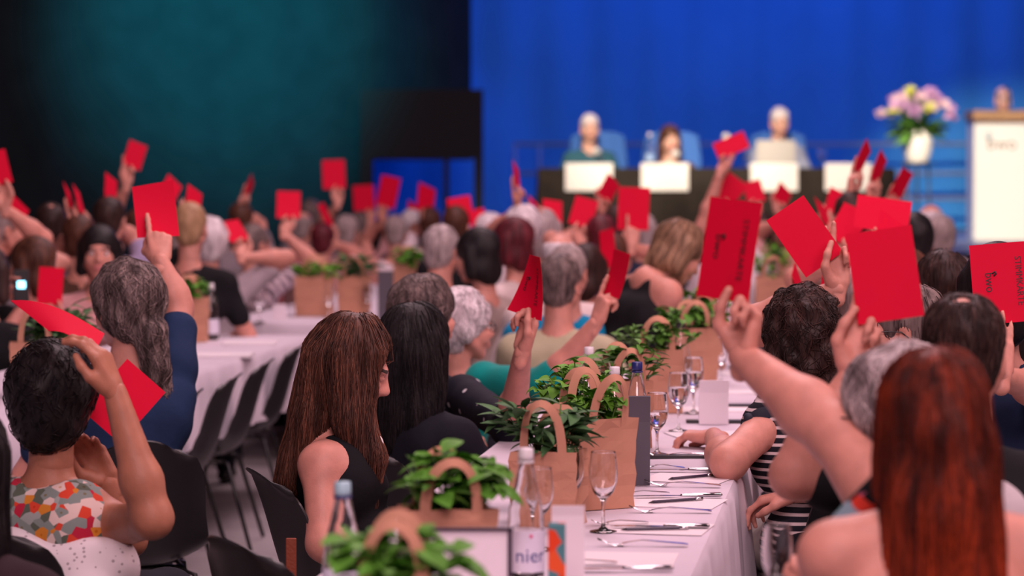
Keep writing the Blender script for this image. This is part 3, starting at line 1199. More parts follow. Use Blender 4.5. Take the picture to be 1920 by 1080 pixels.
def drape(name, a, b, z0, z1, amp, wave, m, kind=None, label=None, cat=None, seed=1, group=None):
    a, b = np.asarray(a, float), np.asarray(b, float)
    L = np.linalg.norm(b - a)
    n = int(L / wave * 10)
    r = np.random.default_rng(seed)
    t = np.linspace(0, 1, n)
    dirn = (b - a) / L
    nor = np.array([dirn[1], -dirn[0], 0])
    x = t * L
    off = amp * (np.sin(x / wave * 6.283 + np.sin(x * 1.3 + seed)) + .5 * np.sin(x / wave * 3.1 + 2) + .25 * r.normal(0, 1, n).cumsum() / max(1, n ** .5))
    zs = np.linspace(z0, z1, 6)
    A = np.zeros((n, 6, 3))
    for j, z in enumerate(zs):
        A[:, j] = a + np.outer(x, dirn) + np.outer(off * (1.25 - .35 * (z - z0) / (z1 - z0)), nor)
        A[:, j, 2] = z
    o = G().sheet(A, .006).build(name, m, None, (0, 0, 0))
    return tag(o, label, cat, group, kind)


STZ = 0.85
drape('stage_curtain', lat(640, 30.6), lat(2150, 30.6), STZ + .02, 7.9, .022, .55, M_BLUE, None, 'tall pleated curtain glowing blue behind the stage', 'curtain', 1)
drape('side_drape', lat(-1500, 24.9), lat(700, 27.2), 0.02, 7.9, .018, .8, M_DRAPE, None, 'huge dark drape with a teal glow left of the stage', 'curtain', 2)
drape('valance_drape', lat(690, 27.2), lat(884, 27.9), 1.62, 7.9, .012, .7, M_DRAPE, None, 'dark hanging drape above the side opening beside the blue curtain', 'curtain', 3)
# dark masking flat with two openings beside the stage
fl = thing('masking_flat', 'black frame with two openings left of the stage', 'stage flat', lat(800, 26.6))
b0 = lat(800, 26.6)


def flat_piece(name, x0, x1, y0, y1, d=26.6, th=.08):
    a, b = P(x0, y0, d), P(x1, y1, d)
    c = (a + b) / 2 - b0
    wd = np.linalg.norm((b - a)[:2])
    G().box((0, 0, 0), (wd, th, abs(a[2] - b[2])), None).build(name, M_BLACK, fl, c, smooth=False).rotation_euler = (0, 0, YAW)


flat_piece('header', 676, 906, 168, 298)
flat_piece('post', 676, 700, 298, 620)
flat_piece('post', 832, 842, 298, 620)
flat_piece('post', 889, 906, 298, 620)
# stage platform
sa, sb = lat(600, 23.0), lat(2300, 23.0)
M_STAGE = mat('stage_floor', (0.25, 0.27, 0.32), 0.5, var=.1, vscale=3)
g = G()
c0, c1, c2, c3 = lat(905, 22.9), lat(2400, 22.9), lat(2400, 32.5), lat(905, 32.5)
ctr = (c0 + c2) / 2
V = [np.array([*(p[:2] - ctr[:2]), z]) for z in (0, STZ) for p in (c0, c1, c2, c3)]
g.add(V, [np.array([(4, 5, 6, 7), (3, 2, 1, 0)])], 0)
g.add(V, [np.array([(0, 1, 5, 4), (1, 2, 6, 5), (2, 3, 7, 6), (3, 0, 4, 7)])], 1)
tag(g.build('stage_floor', [M_STAGE, M_BLACK], None, (ctr[0], ctr[1], 0), smooth=False), kind='structure')

# railing at the back of the stage
M_RAIL = mat('rail_paint', (0.28, 0.32, 0.40), 0.5)
rl = thing('stage_railing', 'low blue-lit railing running along the back of the stage', 'railing', lat(1400, 29.9) + np.array([0, 0, STZ]))
ro = lat(1400, 29.9) + np.array([0, 0, STZ])
for yy in (270, 325, 372):
    a, b = P(962, yy, 29.9), P(1960, yy, 29.9)
    G().tube([a - ro, b - ro], .022, 8).build('rail', M_RAIL, rl)
for xx in (966, 1012, 1240, 1470, 1700, 1940):
    a = P(xx, 268, 29.9) - ro
    G().tube([(a[0], a[1], 0), a], .022, 8).build('post', M_RAIL, rl)

# ------------------------------------------------------------------ stage furniture and people
DT = 23.6
CLOTH_BLACK = mat('black_cloth', (0.030, 0.024, 0.020), 0.9, spec=.1, var=.15, vscale=6, bump=.2, bscale=8)
tz = P(1300, 316, DT)[2]
ta, tb = P(1012, 316, DT), P(1676, 316, DT)
tc_ = (ta + tb) / 2
tl = np.linalg.norm((tb - ta)[:2])
Rst = rotz(YAW)
tab = thing('panel_table', 'long stage table under the black cloth', 'table', (tc_[0], tc_[1], STZ), YAW)
G().box((0, .36, tz - STZ - .03), (tl - .04, .68, .03)).build('table_top', M_BLACK, tab, smooth=False)
for sx in (-1, 1):
    for yy in (.08, .64):
        G().box((0, 0, 0), (.05, .05, tz - STZ - .045)).build('leg', M_BLACK, tab, (sx * (tl / 2 - .12), yy, (tz - STZ - .045) / 2), smooth=False)


def cloth_box(name, label, L, Wd, top, drop, m, loc, rz, seed=0, amp=.012, wave=.16, group=None, corner=0.0, cat='tablecloth'):
    """a cloth over a table: flat top and four rippling sides; the origin is on the floor under its centre"""
    r = np.random.default_rng(seed)
    hx, hy = L / 2, Wd / 2
    n1, n2 = max(8, int(L / .05)), max(8, int(Wd / .05))
    per = [(-hx + L * i / n1, -hy) for i in range(n1)] + [(hx, -hy + Wd * i / n2) for i in range(n2)] + [(hx - L * i / n1, hy) for i in range(n1)] + [(-hx, hy - Wd * i / n2) for i in range(n2)]
    per = np.array(per)
    N = len(per)
    nor = np.zeros((N, 2))
    tn = np.roll(per, -1, 0) - np.roll(per, 1, 0)
    nor[:, 0], nor[:, 1] = tn[:, 1], -tn[:, 0]
    nor /= np.linalg.norm(nor, axis=1, keepdims=True)
    arc = np.cumsum(np.linalg.norm(np.roll(per, -1, 0) - per, axis=1))
    ph = r.uniform(0, 6, 4)
    rip = np.sin(arc / wave * 6.28 + ph[0] + 1.5 * np.sin(arc * 1.7 + ph[1])) + .6 * np.sin(arc / wave * 3.3 + ph[2])
    cd_ = np.maximum(0, 1 - (np.minimum(hx - np.abs(per[:, 0]), 9) + np.minimum(hy - np.abs(per[:, 1]), 9)) / .16)
    levels = [(0, 0, 0), (.004, .006, 0), (.012, .02, .15), (.016, drop * .3, .5), (.02, drop * .65, .8), (.022, drop, 1.0)]
    A = np.zeros((N + 1, len(levels), 3))
    for j, (o, dz, rr) in enumerate(levels):
        q = per + nor * (o + amp * rr * (rip[:, None] + .8) + corner * rr * cd_[:, None] * .05)
        A[:N, j, :2] = q
        A[:N, j, 2] = top - dz - (corner * cd_ * .07 * rr if rr else 0)
        A[N, j] = A[0, j]
    g = G()
    g.grid(A, 0, True)
    nx, ny = max(4, int(L / .12)), max(4, int(Wd / .12))
    X, Y = np.meshgrid(np.linspace(-hx, hx, nx), np.linspace(-hy, hy, ny), indexing='ij')
    Zt = top + .0012 * np.sin(X * 9 + 1) * np.sin(Y * 13 + 2)
    g.grid(np.stack([X, Y, Zt], -1))
    o = g.build(name, m, None, loc)
    o.rotation_euler = (0, 0, rz)
    return tag(o, label, cat, group)


cloth_box('tablecloth', 'black cloth hanging in front of the stage panel', tl, .74, tz - STZ + .003, tz - STZ - .01, CLOTH_BLACK, (tc_[0] + Rst[0, 1] * .36, tc_[1] + Rst[1, 1] * .36, STZ), YAW, 4, .010, .5)
PLATE = mat('white_card', (0.86, 0.83, 0.78), 0.6)
M_GREYINK = mat('grey_ink', (.45, .42, .40), .7)
pl_lab = ['white name plate before the leftmost panel member', 'white name plate before the panel member in brown', 'white name plate before the panel member with the laptop', 'white name plate at the empty right end of the stage table']
for i, (x0, x1) in enumerate(((1060, 1149), (1202, 1291), (1407, 1496), (1547, 1634))):
    a, b = P(x0, 306, DT - .06), P(x1, 358, DT - .06)
    hh = a[2] - b[2]
    ww = np.linalg.norm((b - a)[:2])
    c = (a + b) / 2
    pt = thing('name_plate', pl_lab[i], 'name plate', (c[0], c[1], c[2] - hh / 2), YAW, 'name plates hung on the stage table')
    G().box((0, 0, 0), (ww, .004, hh), None, 0, .001).build('board', PLATE, pt, (0, 0, hh / 2), smooth=False)
    G().box((0, 0, 0), (ww * .96, .10, .004)).build('top_flap', PLATE, pt, (0, .05, hh * .86), smooth=False)

# panel chairs with blue backs
CH_BLUE = mat('blue_upholstery', (0.03, 0.12, 0.42), .8)
M_CHROME = mat('chrome', (.7, .7, .72), .15, 1.0)


def panel_chair(label, px, d):
    p = P(px, 400, d)
    t = thing('panel_chair', label, 'chair', (p[0], p[1], STZ), YAW + math.pi, 'blue chairs at the stage table')
    u = np.linspace(-1, 1, 9)
    A = np.array([[(x * .27 * (1 - .25 * max(0, v - .6)), -.24 - .05 * v + .05 * x * x, .50 + v * .52 - .04 * x ** 4 * v) for v in np.linspace(0, 1, 7)] for x in u])
    G().sheet(A, .05).build('backrest', CH_BLUE, t)
    G().box((0, 0, .45), (.50, .46, .07), None, 0, .02).build('seat', CH_BLUE, t)
    for sx in (-1, 1):
        for sy in (-1, 1):
            G().tube([(sx * .20, sy * .19, .42), (sx * .23, sy * .22, 0)], .012, 8).build('leg', M_CHROME, t)


panel_chair('blue chair behind the leftmost panel member', 1122, DT + 1.05)
panel_chair('blue-backed chair of the panel member in brown', 1262, DT + 1.05)
panel_chair('wide blue chair of the panel member behind the laptop', 1462, DT + 1.05)

# lectern
DL = 26.4
lp, lq = P(1822, 452, DL), P(2010, 207, DL)
lw = np.linalg.norm((lq - lp)[:2])
lc = (lp + lq) / 2
lh = lq[2] - STZ
lec = thing('lectern', 'white lectern with a wooden top and small logo on stage', 'lectern', (lc[0], lc[1], STZ), YAW)
M_WOOD = mat('oak_wood', (.36, .19, .09), .5, var=.25, vscale=6, stretch=(1, 8, 8))
M_WHITE = mat('white_laminate', (.82, .81, .79), .4)
G().box((0, .2, 0), (lw - .03, .40, lh - .10), None, 0, .008).build('body', M_WHITE, lec, (0, 0, (lh - .10) / 2), smooth=False)
G().box((0, .18, 0), (lw + .02, .52, .10), None, 0, .01).build('top', M_WOOD, lec, (0, 0, lh - .05), smooth=False)
lg = P(1880, 270, DL) - np.array([lc[0], lc[1], STZ])
lg = rotz(-YAW) @ lg
for s_, sz, dx, cm in (('bwo', .16, .03, mat('logo_brown', (.25, .17, .13), .6)),):
    V, T = text_geo(s_, sz)
    V = np.stack([V[:, 0], np.zeros(len(V)), V[:, 1]], 1)
    G().add(V, [T]).build('logo_lettering', cm, lec, (lg[0] + dx - .04, -.004, lg[2]), smooth=False)
G().tube([(0, 0, .05), (-.03, 0, .09), (-.025, 0, .14)], .009, 6).tube([(-.05, 0, .07), (-.06, 0, .10), (-.055, 0, .12)], .008, 6).build('logo_flourish', mat('logo_blue', (.12, .30, .42), .6), lec, (lg[0] - .10, -.004, lg[2] - .02))
mic = thing('lectern_microphone', 'thin gooseneck microphone standing on the wooden lectern top', 'microphone', (lc[0] - .12, lc[1] + .1, STZ + lh), YAW)
G().tube([(0, 0, 0), (0, .02, .12), (0, .10, .20), (0, .15, .21)], .006, 6).build('gooseneck', M_BLACK, mic)
G().ball((0, .17, .21), .02, 6).build('head', M_BLACK, mic)

# vase on a tall thin stand
DV = 25.2
vp = P(1720, 306, DV)
vz = vp[2]
stn = thing('vase_stand', 'tall thin dark stand carrying the flower vase', 'stand', (vp[0], vp[1], STZ))
M_IRON = mat('dark_iron', (.05, .055, .07), .5, .6)
G().lathe([(0, vz - STZ - .02), (.15, vz - STZ - .02), (.15, vz - STZ), (0, vz - STZ)], 24).build('top_plate', M_IRON, stn)
for k in range(3):
    a = k * 2.094 + .5
    G().tube([(.11 * math.cos(a), .11 * math.sin(a), vz - STZ - .02), (.15 * math.cos(a), .15 * math.sin(a), 0)], .010, 8).build('leg', M_IRON, stn)
vs = thing('flower_vase', 'rounded white vase full of flowers beside the lectern', 'vase', (vp[0], vp[1], vz))
prof = [(0, 0), (.085, 0), (.10, .02), (.125, .10), (.135, .18), (.132, .23), (.11, .275), (.095, .29), (.098, .30), (.088, .298), (.086, .28), (.11, .24), (.11, .10), (.06, .03), (0, .03)]
G().lathe(prof, 32).build('vase', mat('white_ceramic', (.85, .82, .78), .3), vs)
fr = np.random.default_rng(3)
LEAFM = {}


def leaf_geo(L, Wd, bend=.3, fold=.25, nu=6):
    t = np.linspace(0, 1, nu)
    wv = np.sin(np.pi * t ** .8) ** .8 * Wd / 2
    wv[0], wv[-1] = Wd * .04, Wd * .01
    A = []
    for s in (-1, -.5, 0, .5, 1):
        A.append(np.stack([s * wv, L * (t - .12 * bend * t ** 3), -bend * L * t ** 2 * .6 + abs(s) * wv * fold], 1))
    return np.array(A)


def frame_to(d, roll=0):
    d = nrm(d)
    x = nrm(np.cross(d, Z) if abs(d[2]) < .98 else np.array([1.0, 0, 0]))
    R = np.stack([x, d, np.cross(x, d)], 1)
    return R @ np.array(Matrix.Rotation(roll, 3, 'Y'))


stems, greens = G(), G()
lil = [mat('lilac_bloom', (.62, .36, .60), .7), mat('pale_pink_bloom', (.78, .55, .62), .7), mat('yellow_bloom', (.60, .62, .10), .7), mat('mauve_bloom', (.46, .24, .46), .7)]
GREEN = mat('bouquet_green', (.10, .24, .04), .6, var=.4, vscale=20)
for k in range(34):
    th = fr.uniform(0, 6.283)
    rr = fr.uniform(.05, 1) ** .6
    tip = np.array([.34 * rr * math.cos(th), .25 * rr * math.sin(th), .30 + .36 * (1 - .55 * rr ** 2) * fr.uniform(.72, 1.05)])
    stems.tube([(fr.uniform(-.03, .03), fr.uniform(-.03, .03), .22), tip * (.55, .55, .78) + (0, 0, .03), tip], .005, 5)
    ci = 2 if (k % 7 == 3) else int(fr.integers(0, 4) if k % 3 else fr.integers(0, 2))
    if ci == 2 and k % 2:
        ci = 0
    fg = G()
    for e in range(16):
        dd = nrm(fr.normal(0, 1, 3) + (0, 0, .4))
        R = frame_to(dd, fr.uniform(0, 6))
        fg.grid((leaf_geo(.075, .05, .5, .3, 4) @ R.T))
    fg.ball((0, 0, 0), .022, 5)
    fg.build('blossom', lil[ci], vs, tip)
for k in range(60):
    th = fr.uniform(0, 6.283)
    dd = nrm((math.cos(th) * 1.3, math.sin(th), fr.uniform(-.25, 1.0)))
    R = frame_to(dd, fr.uniform(-.6, .6))
    greens.grid(leaf_geo(fr.uniform(.15, .30), .07, .5, .2, 6) @ R.T + np.array([0, 0, .28]) + dd * .06)
stems.build('stems', GREEN, vs)
tag(greens.build('foliage', GREEN, vs), kind='stuff')

# things on the stage table
GLASS = mat('clear_glass', (1, 1, 1), 0.0, trans=1.0, ior=1.45)
WATER = mat('clear_water', (1, 1, 1), 0.0, trans=1.0, ior=1.33)
CAPW = mat('white_plastic_cap', (.75, .72, .75), .4)
CAPB = mat('blue_plastic_cap', (.02, .03, .16), .35)
CAPK = mat('black_plastic', (.012, .012, .014), .4)


def bottle_prof(h=.275, r=.037):
    return [(0, .004), (r * .75, .001), (r * .85, 0), (r * .97, .004), (r, .010), (r * 1.0, .10 * h / .275), (r, .13 * h / .275), (r * .92, .16 * h / .275), (r * .62, .205 * h / .275), (.016, .240 * h / .275), (.0135, .255 * h / .275), (.0135, h - .014), (.0133, h - .0125), (.0125, h - .012), (.0117, h - .0125), (.0115, h - .014), (.0115, .25 * h / .275), (r * .58, .205 * h / .275), (r * .86, .16 * h / .275), (r * .93, .12 * h / .275), (r * .93, .014), (0, .012)]


def bottle(label, loc, cap, lab=None, rz=0, group='water bottles on the tables', h=.275, water=0.0, r=.037, ring=None):
    b = thing('water_bottle', label, 'bottle', loc, rz, group)
    G().lathe(bottle_prof(h, r), 28).build('glass', GLASS, b)
    cg = G()
    n = 20
    cg.lathe([(0, h - .016), (.0152, h - .016), (.0155, h - .008), (.0150, h + .006), (.0135, h + .008), (0, h + .008)], 24)
    cg.build('cap', cap, b)
    G().lathe([(.0152, h - .022), (.0165, h - .0215), (.0165, h - .018), (.0152, h - .0175)], 24).build('cap_ring', ring or cap, b)
    if lab:
        s0, s1, m, words, cm = lab
        a = np.linspace(-1.75, 1.75, 25) - math.pi / 2
        A = np.array([[((r + .0008) * math.cos(t), (r + .0008) * math.sin(t), z) for z in (s0, (s0 + s1) / 2, s1)] for t in a])
        lo = G().sheet(A, .0004).build('label', m, b)
        if words:
            for wtxt, size, zc in words:
                V, T = text_geo(wtxt, size)
                an = V[:, 0] / r - math.pi / 2
                V2 = np.stack([(r + .0016) * np.cos(an), (r + .0016) * np.sin(an), V[:, 1] + zc], 1)
                G().add(V2, [T]).build('lettering', cm, lo, smooth=False)
    if water:
        rr = r * .925
        pr = [(0, .0145), (rr, .0145), (rr, min(water, .12)), (0, min(water, .12))]
        G().lathe(pr, 24).build('water', WATER, b)
    return b


def glass_prof(h, r):
    s = h / .19
    return [(0, .0003), (.029, .0002), (.0308, .0003), (.0316, .0008), (.0318, .0013), (.0314, .0020), (.029, .0028), (.012, .006), (.0042, .014 * s), (.0036, .05 * s), (.0050, .070 * s), (.010, .078 * s), (r * .72, .095 * s), (r * .95, .118 * s), (r, .138 * s), (r * .96, .160 * s), (r * .864, h - .003), (r * .86, h - .0006), (r * .86 - .0005, h), (r * .86 - .0010, h - .0006), (r * .864 - .0010, h - .003), (r * .96 - .0012, .160 * s), (r - .0014, .138 * s), (r * .95 - .0014, .118 * s), (r * .72 - .0016, .098 * s), (.006, .084 * s), (0, .082 * s)]


def water_glass(label, loc, h=.19, r=.032, water=0.0, group='stemmed glasses on the tables', n=28):
    gt = thing('stemmed_glass', label, 'glass', loc, 0, group)
    G().lathe(glass_prof(h, r), n).build('glass', GLASS, gt)
    if water:
        s = h / .19
        pr = [(0, .0835 * s), (.0055, .0845 * s), (r * .72 - .0022, .0985 * s), (r * .95 - .002, .118 * s), (r - .002, .138 * s)]
        top = .082 * s + water
        pp = [p for p in pr if p[1] < top]
        rl_ = np.interp(top, [p[1] for p in pr], [p[0] for p in pr])
        G().lathe(pp + [(rl_, top), (0, top)], n).build('water', WATER, gt)
    return gt


def on_stage_table(px, dd=.25):
    p = P(px, 316, DT + dd)
    return (p[0], p[1], tz + .004)


bottle('water bottle on the stage table beside the member in brown', on_stage_table(1218, .1), CAPW, (.06, .12, mat('bottle_label_blue', (.35, .5, .75), .5), None, None), h=.29)
for px, lb in ((1372, 'small glass on the stage table, left of the laptop'), (1398, 'second small glass close beside the laptop on stage'), (1541, 'lone small glass right of the laptop on stage'), (1126, 'glass on the stage table before the leftmost member')):
    water_glass(lb, on_stage_table(px, .1), h=.17)
for px, lb, xx in ((1118, 'microphone before the leftmost panel member', 284), (1266, 'microphone before the panel member in brown', 290), (1361, 'microphone between the brown member and the laptop', 257)):
    q = on_stage_table(px, .28)
    m_ = thing('table_microphone', lb, 'microphone', q, 0, 'microphones on the stage table')
    hz = max(.12, P(px, xx, DT + .28)[2] - q[2])
    G().lathe([(0, 0), (.05, 0), (.05, .012), (0, .016)], 16).build('base', M_BLACK, m_)
    G().tube([(0, 0, .01), (0, 0, hz - .03)], .005, 6).build('stem', M_BLACK, m_)
    G().ball((0, 0, hz), .036, 7).build('head', mat('pale_foam', (.6, .58, .56), .9), m_)
lap = on_stage_table(1455, .18)
lt = thing('laptop', 'open silver laptop before the right-hand panel member', 'laptop', lap, YAW)
M_ALU = mat('brushed_aluminium', (.30, .28, .26), .5, .3)
G().box((0, .13, .01), (.34, .24, .016), None, 0, .004).build('keyboard_base', M_ALU, lt, smooth=False)
lid = G().box((0, 0, .115), (.34, .010, .23), None, 0, .004).build('lid', M_ALU, lt, (0, .0, .01), smooth=False)
lid.rotation_euler = (-.10, 0, 0)
# ------------------------------------------------------------------ tables under white cloths
CLOTH = mat('white_tablecloth', (0.63, 0.565, 0.635), 0.85, spec=.15, var=.03, vscale=5, bump=.12, bscale=7)
TZ = 0.75


def banquet_table(label, clabel, x0, x1, y0, y1, seed, drop=.36, corner=1.0):
    L, Wd = y1 - y0, x1 - x0
    t = thing('banquet_table', label, 'table', ((x0 + x1) / 2, (y0 + y1) / 2, 0), 0, 'banquet tables under white cloths')
    G().box((0, 0, TZ - .02), (Wd - .03, L - .03, .028), None, 0, .004).build('tabletop', mat('table_board', (.35, .3, .25), .6), t, smooth=False)
    for sx in (-1, 1):
        for sy in (-1, 1):
            G().tube([(sx * (Wd / 2 - .08), sy * (L / 2 - .2), TZ - .03), (sx * (Wd / 2 - .08), sy * (L / 2 - .2), 0)], .016, 8).build('leg', M_IRON, t)
    return cloth_box('tablecloth', clabel, L, Wd, TZ, drop, CLOTH, ((x0 + x1) / 2, (y0 + y1) / 2, 0), math.pi / 2, seed, .011, .21, 'white tablecloths', corner)


banquet_table('nearest banquet table, at the cutlery in front', 'white tablecloth under the nearest cutlery and bottles', -1.13, -.37, 3.6, 7.66, 1)
banquet_table('middle banquet table, where the striped elbow rests', 'white tablecloth at the striped sleeve and middle bags', -1.13, -.37, 7.70, 11.6, 2)
banquet_table('banquet table far down the centre row', 'white tablecloth at the far end of the centre row', -1.13, -.37, 11.64, 15.6, 3)
banquet_table('left banquet table beside the row of empty chairs', 'white tablecloth beside the row of empty black chairs', -3.52, -2.73, 5.6, 13.35, 4, .30)
banquet_table('left banquet table standing farther back', 'white tablecloth hanging square behind the long-haired person', -3.46, -2.58, 14.35, 19.0, 5, .34)

# ------------------------------------------------------------------ moulded shell chairs
SHELL = mat('black_shell_plastic', (0.016, 0.015, 0.017), 0.42, spec=.5, bump=.03, bscale=300)
LEGM = mat('black_steel', (0.02, 0.019, 0.02), 0.35, .5)
CHPROTO = None


def shell_grid():
    cl = [(.235, .415), (.205, .436), (.10, .422), (0, .408), (-.10, .412), (-.165, .440), (-.198, .500), (-.222, .58), (-.245, .66), (-.268, .74), (-.292, .805), (-.312, .838)]
    hw = [.185, .222, .232, .235, .236, .236, .230, .222, .218, .208, .184, .120]
    cl, hw = np.array(cl), np.array(hw)
    t0 = np.linspace(0, 1, len(cl))
    t = np.linspace(0, 1, 22)
    cy, cz, hwv = np.interp(t, t0, cl[:, 0]), np.interp(t, t0, cl[:, 1]), np.interp(t, t0, hw)
    for _ in range(2):
        cy[1:-1] = (cy[:-2] + 2 * cy[1:-1] + cy[2:]) / 4
        cz[1:-1] = (cz[:-2] + 2 * cz[1:-1] + cz[2:]) / 4
    u = np.linspace(-1, 1, 15)
    A = np.zeros((15, 22, 3))
    for i, x in enumerate(u):
        back = np.clip((t - .42) / .25, 0, 1)
        lift = .060 * abs(x) ** 2.6 * (1 - back) * np.clip(t / .15, .2, 1)
        fwd = .075 * abs(x) ** 2.2 * np.clip((t - .3) / .3, 0, 1) * (1 - .25 * np.clip((t - .75) / .25, 0, 1))
        topd = .050 * abs(x) ** 2.6 * np.clip((t - .78) / .22, 0, 1)
        lipo = .010 * np.clip((abs(x) - .86) / .14, 0, 1) * back * (1 - np.clip((t - .75) / .2, 0, 1))
        A[i, :, 0] = x * hwv
        A[i, :, 1] = cy + fwd - lipo * 2.0
        A[i, :, 2] = cz + lift - topd
    A[:, -1, 1] -= .010
    return A


def chair_proto():
    t = link('shell_chair', None)
    A = shell_grid()
    sh = G().sheet(A[::-1], .006).build('shell', SHELL, t)
    for sx in (-1, 1):
        for sy in (-1, 1):
            G().tube([(sx * .13, sy * .10, .402), (sx * .19, sy * .15 if sy > 0 else -.14, .385), (sx * .235, .235 if sy > 0 else -.245, .012)], .0095, 8).build('leg', LEGM, t)
    fr_ = G()
    for sx in (-1, 1):
        fr_.tube([(sx * .165, .12, .394), (sx * .165, -.12, .394)], .008, 6)
    fr_.tube([(-.165, .0, .392), (.165, .0, .392)], .008, 6)
    fr_.build('under_frame', LEGM, t)
    return t


def chair(label, x, y, psi, group='black shell chairs'):
    """psi: the world angle the sitter faces"""
    global CHPROTO
    if CHPROTO is None:
        CHPROTO = chair_proto()
        o = CHPROTO
    else:
        o = copy_tree(CHPROTO)
    o.location = (x, y, 0)
    o.rotation_euler = (0, 0, psi - math.pi / 2)
    o.scale = (.94, .94, .94)
    return tag(o, label, 'chair', group)


def chair_px(label, px, py, d, psi_deg, group='black shell chairs'):
    """put the chair so that the top of its back shows at px, py"""
    p = P(px, py, d)
    ps = math.radians(psi_deg)
    f = np.array([math.cos(ps), math.sin(ps)])
    return chair(label, p[0] + f[0] * .30, p[1] + f[1] * .30, ps, group)


chair_px('empty black shell chair nearest the bottom edge', 408, 985, 6.0, 44)
for i, (px, py, d, lb) in enumerate(((378, 702, 9.95, 'nearest empty shell chair of the left row, beside the navy polo'), (452, 684, 10.7, 'second empty shell chair behind the navy polo'),
                                     (512, 664, 11.5, 'third empty shell chair along the left table'), (572, 640, 12.5, 'far empty shell chair by the table end, before the long-haired person'))):
    chair_px(lb, px, py, d, 186, 'black shell chairs')
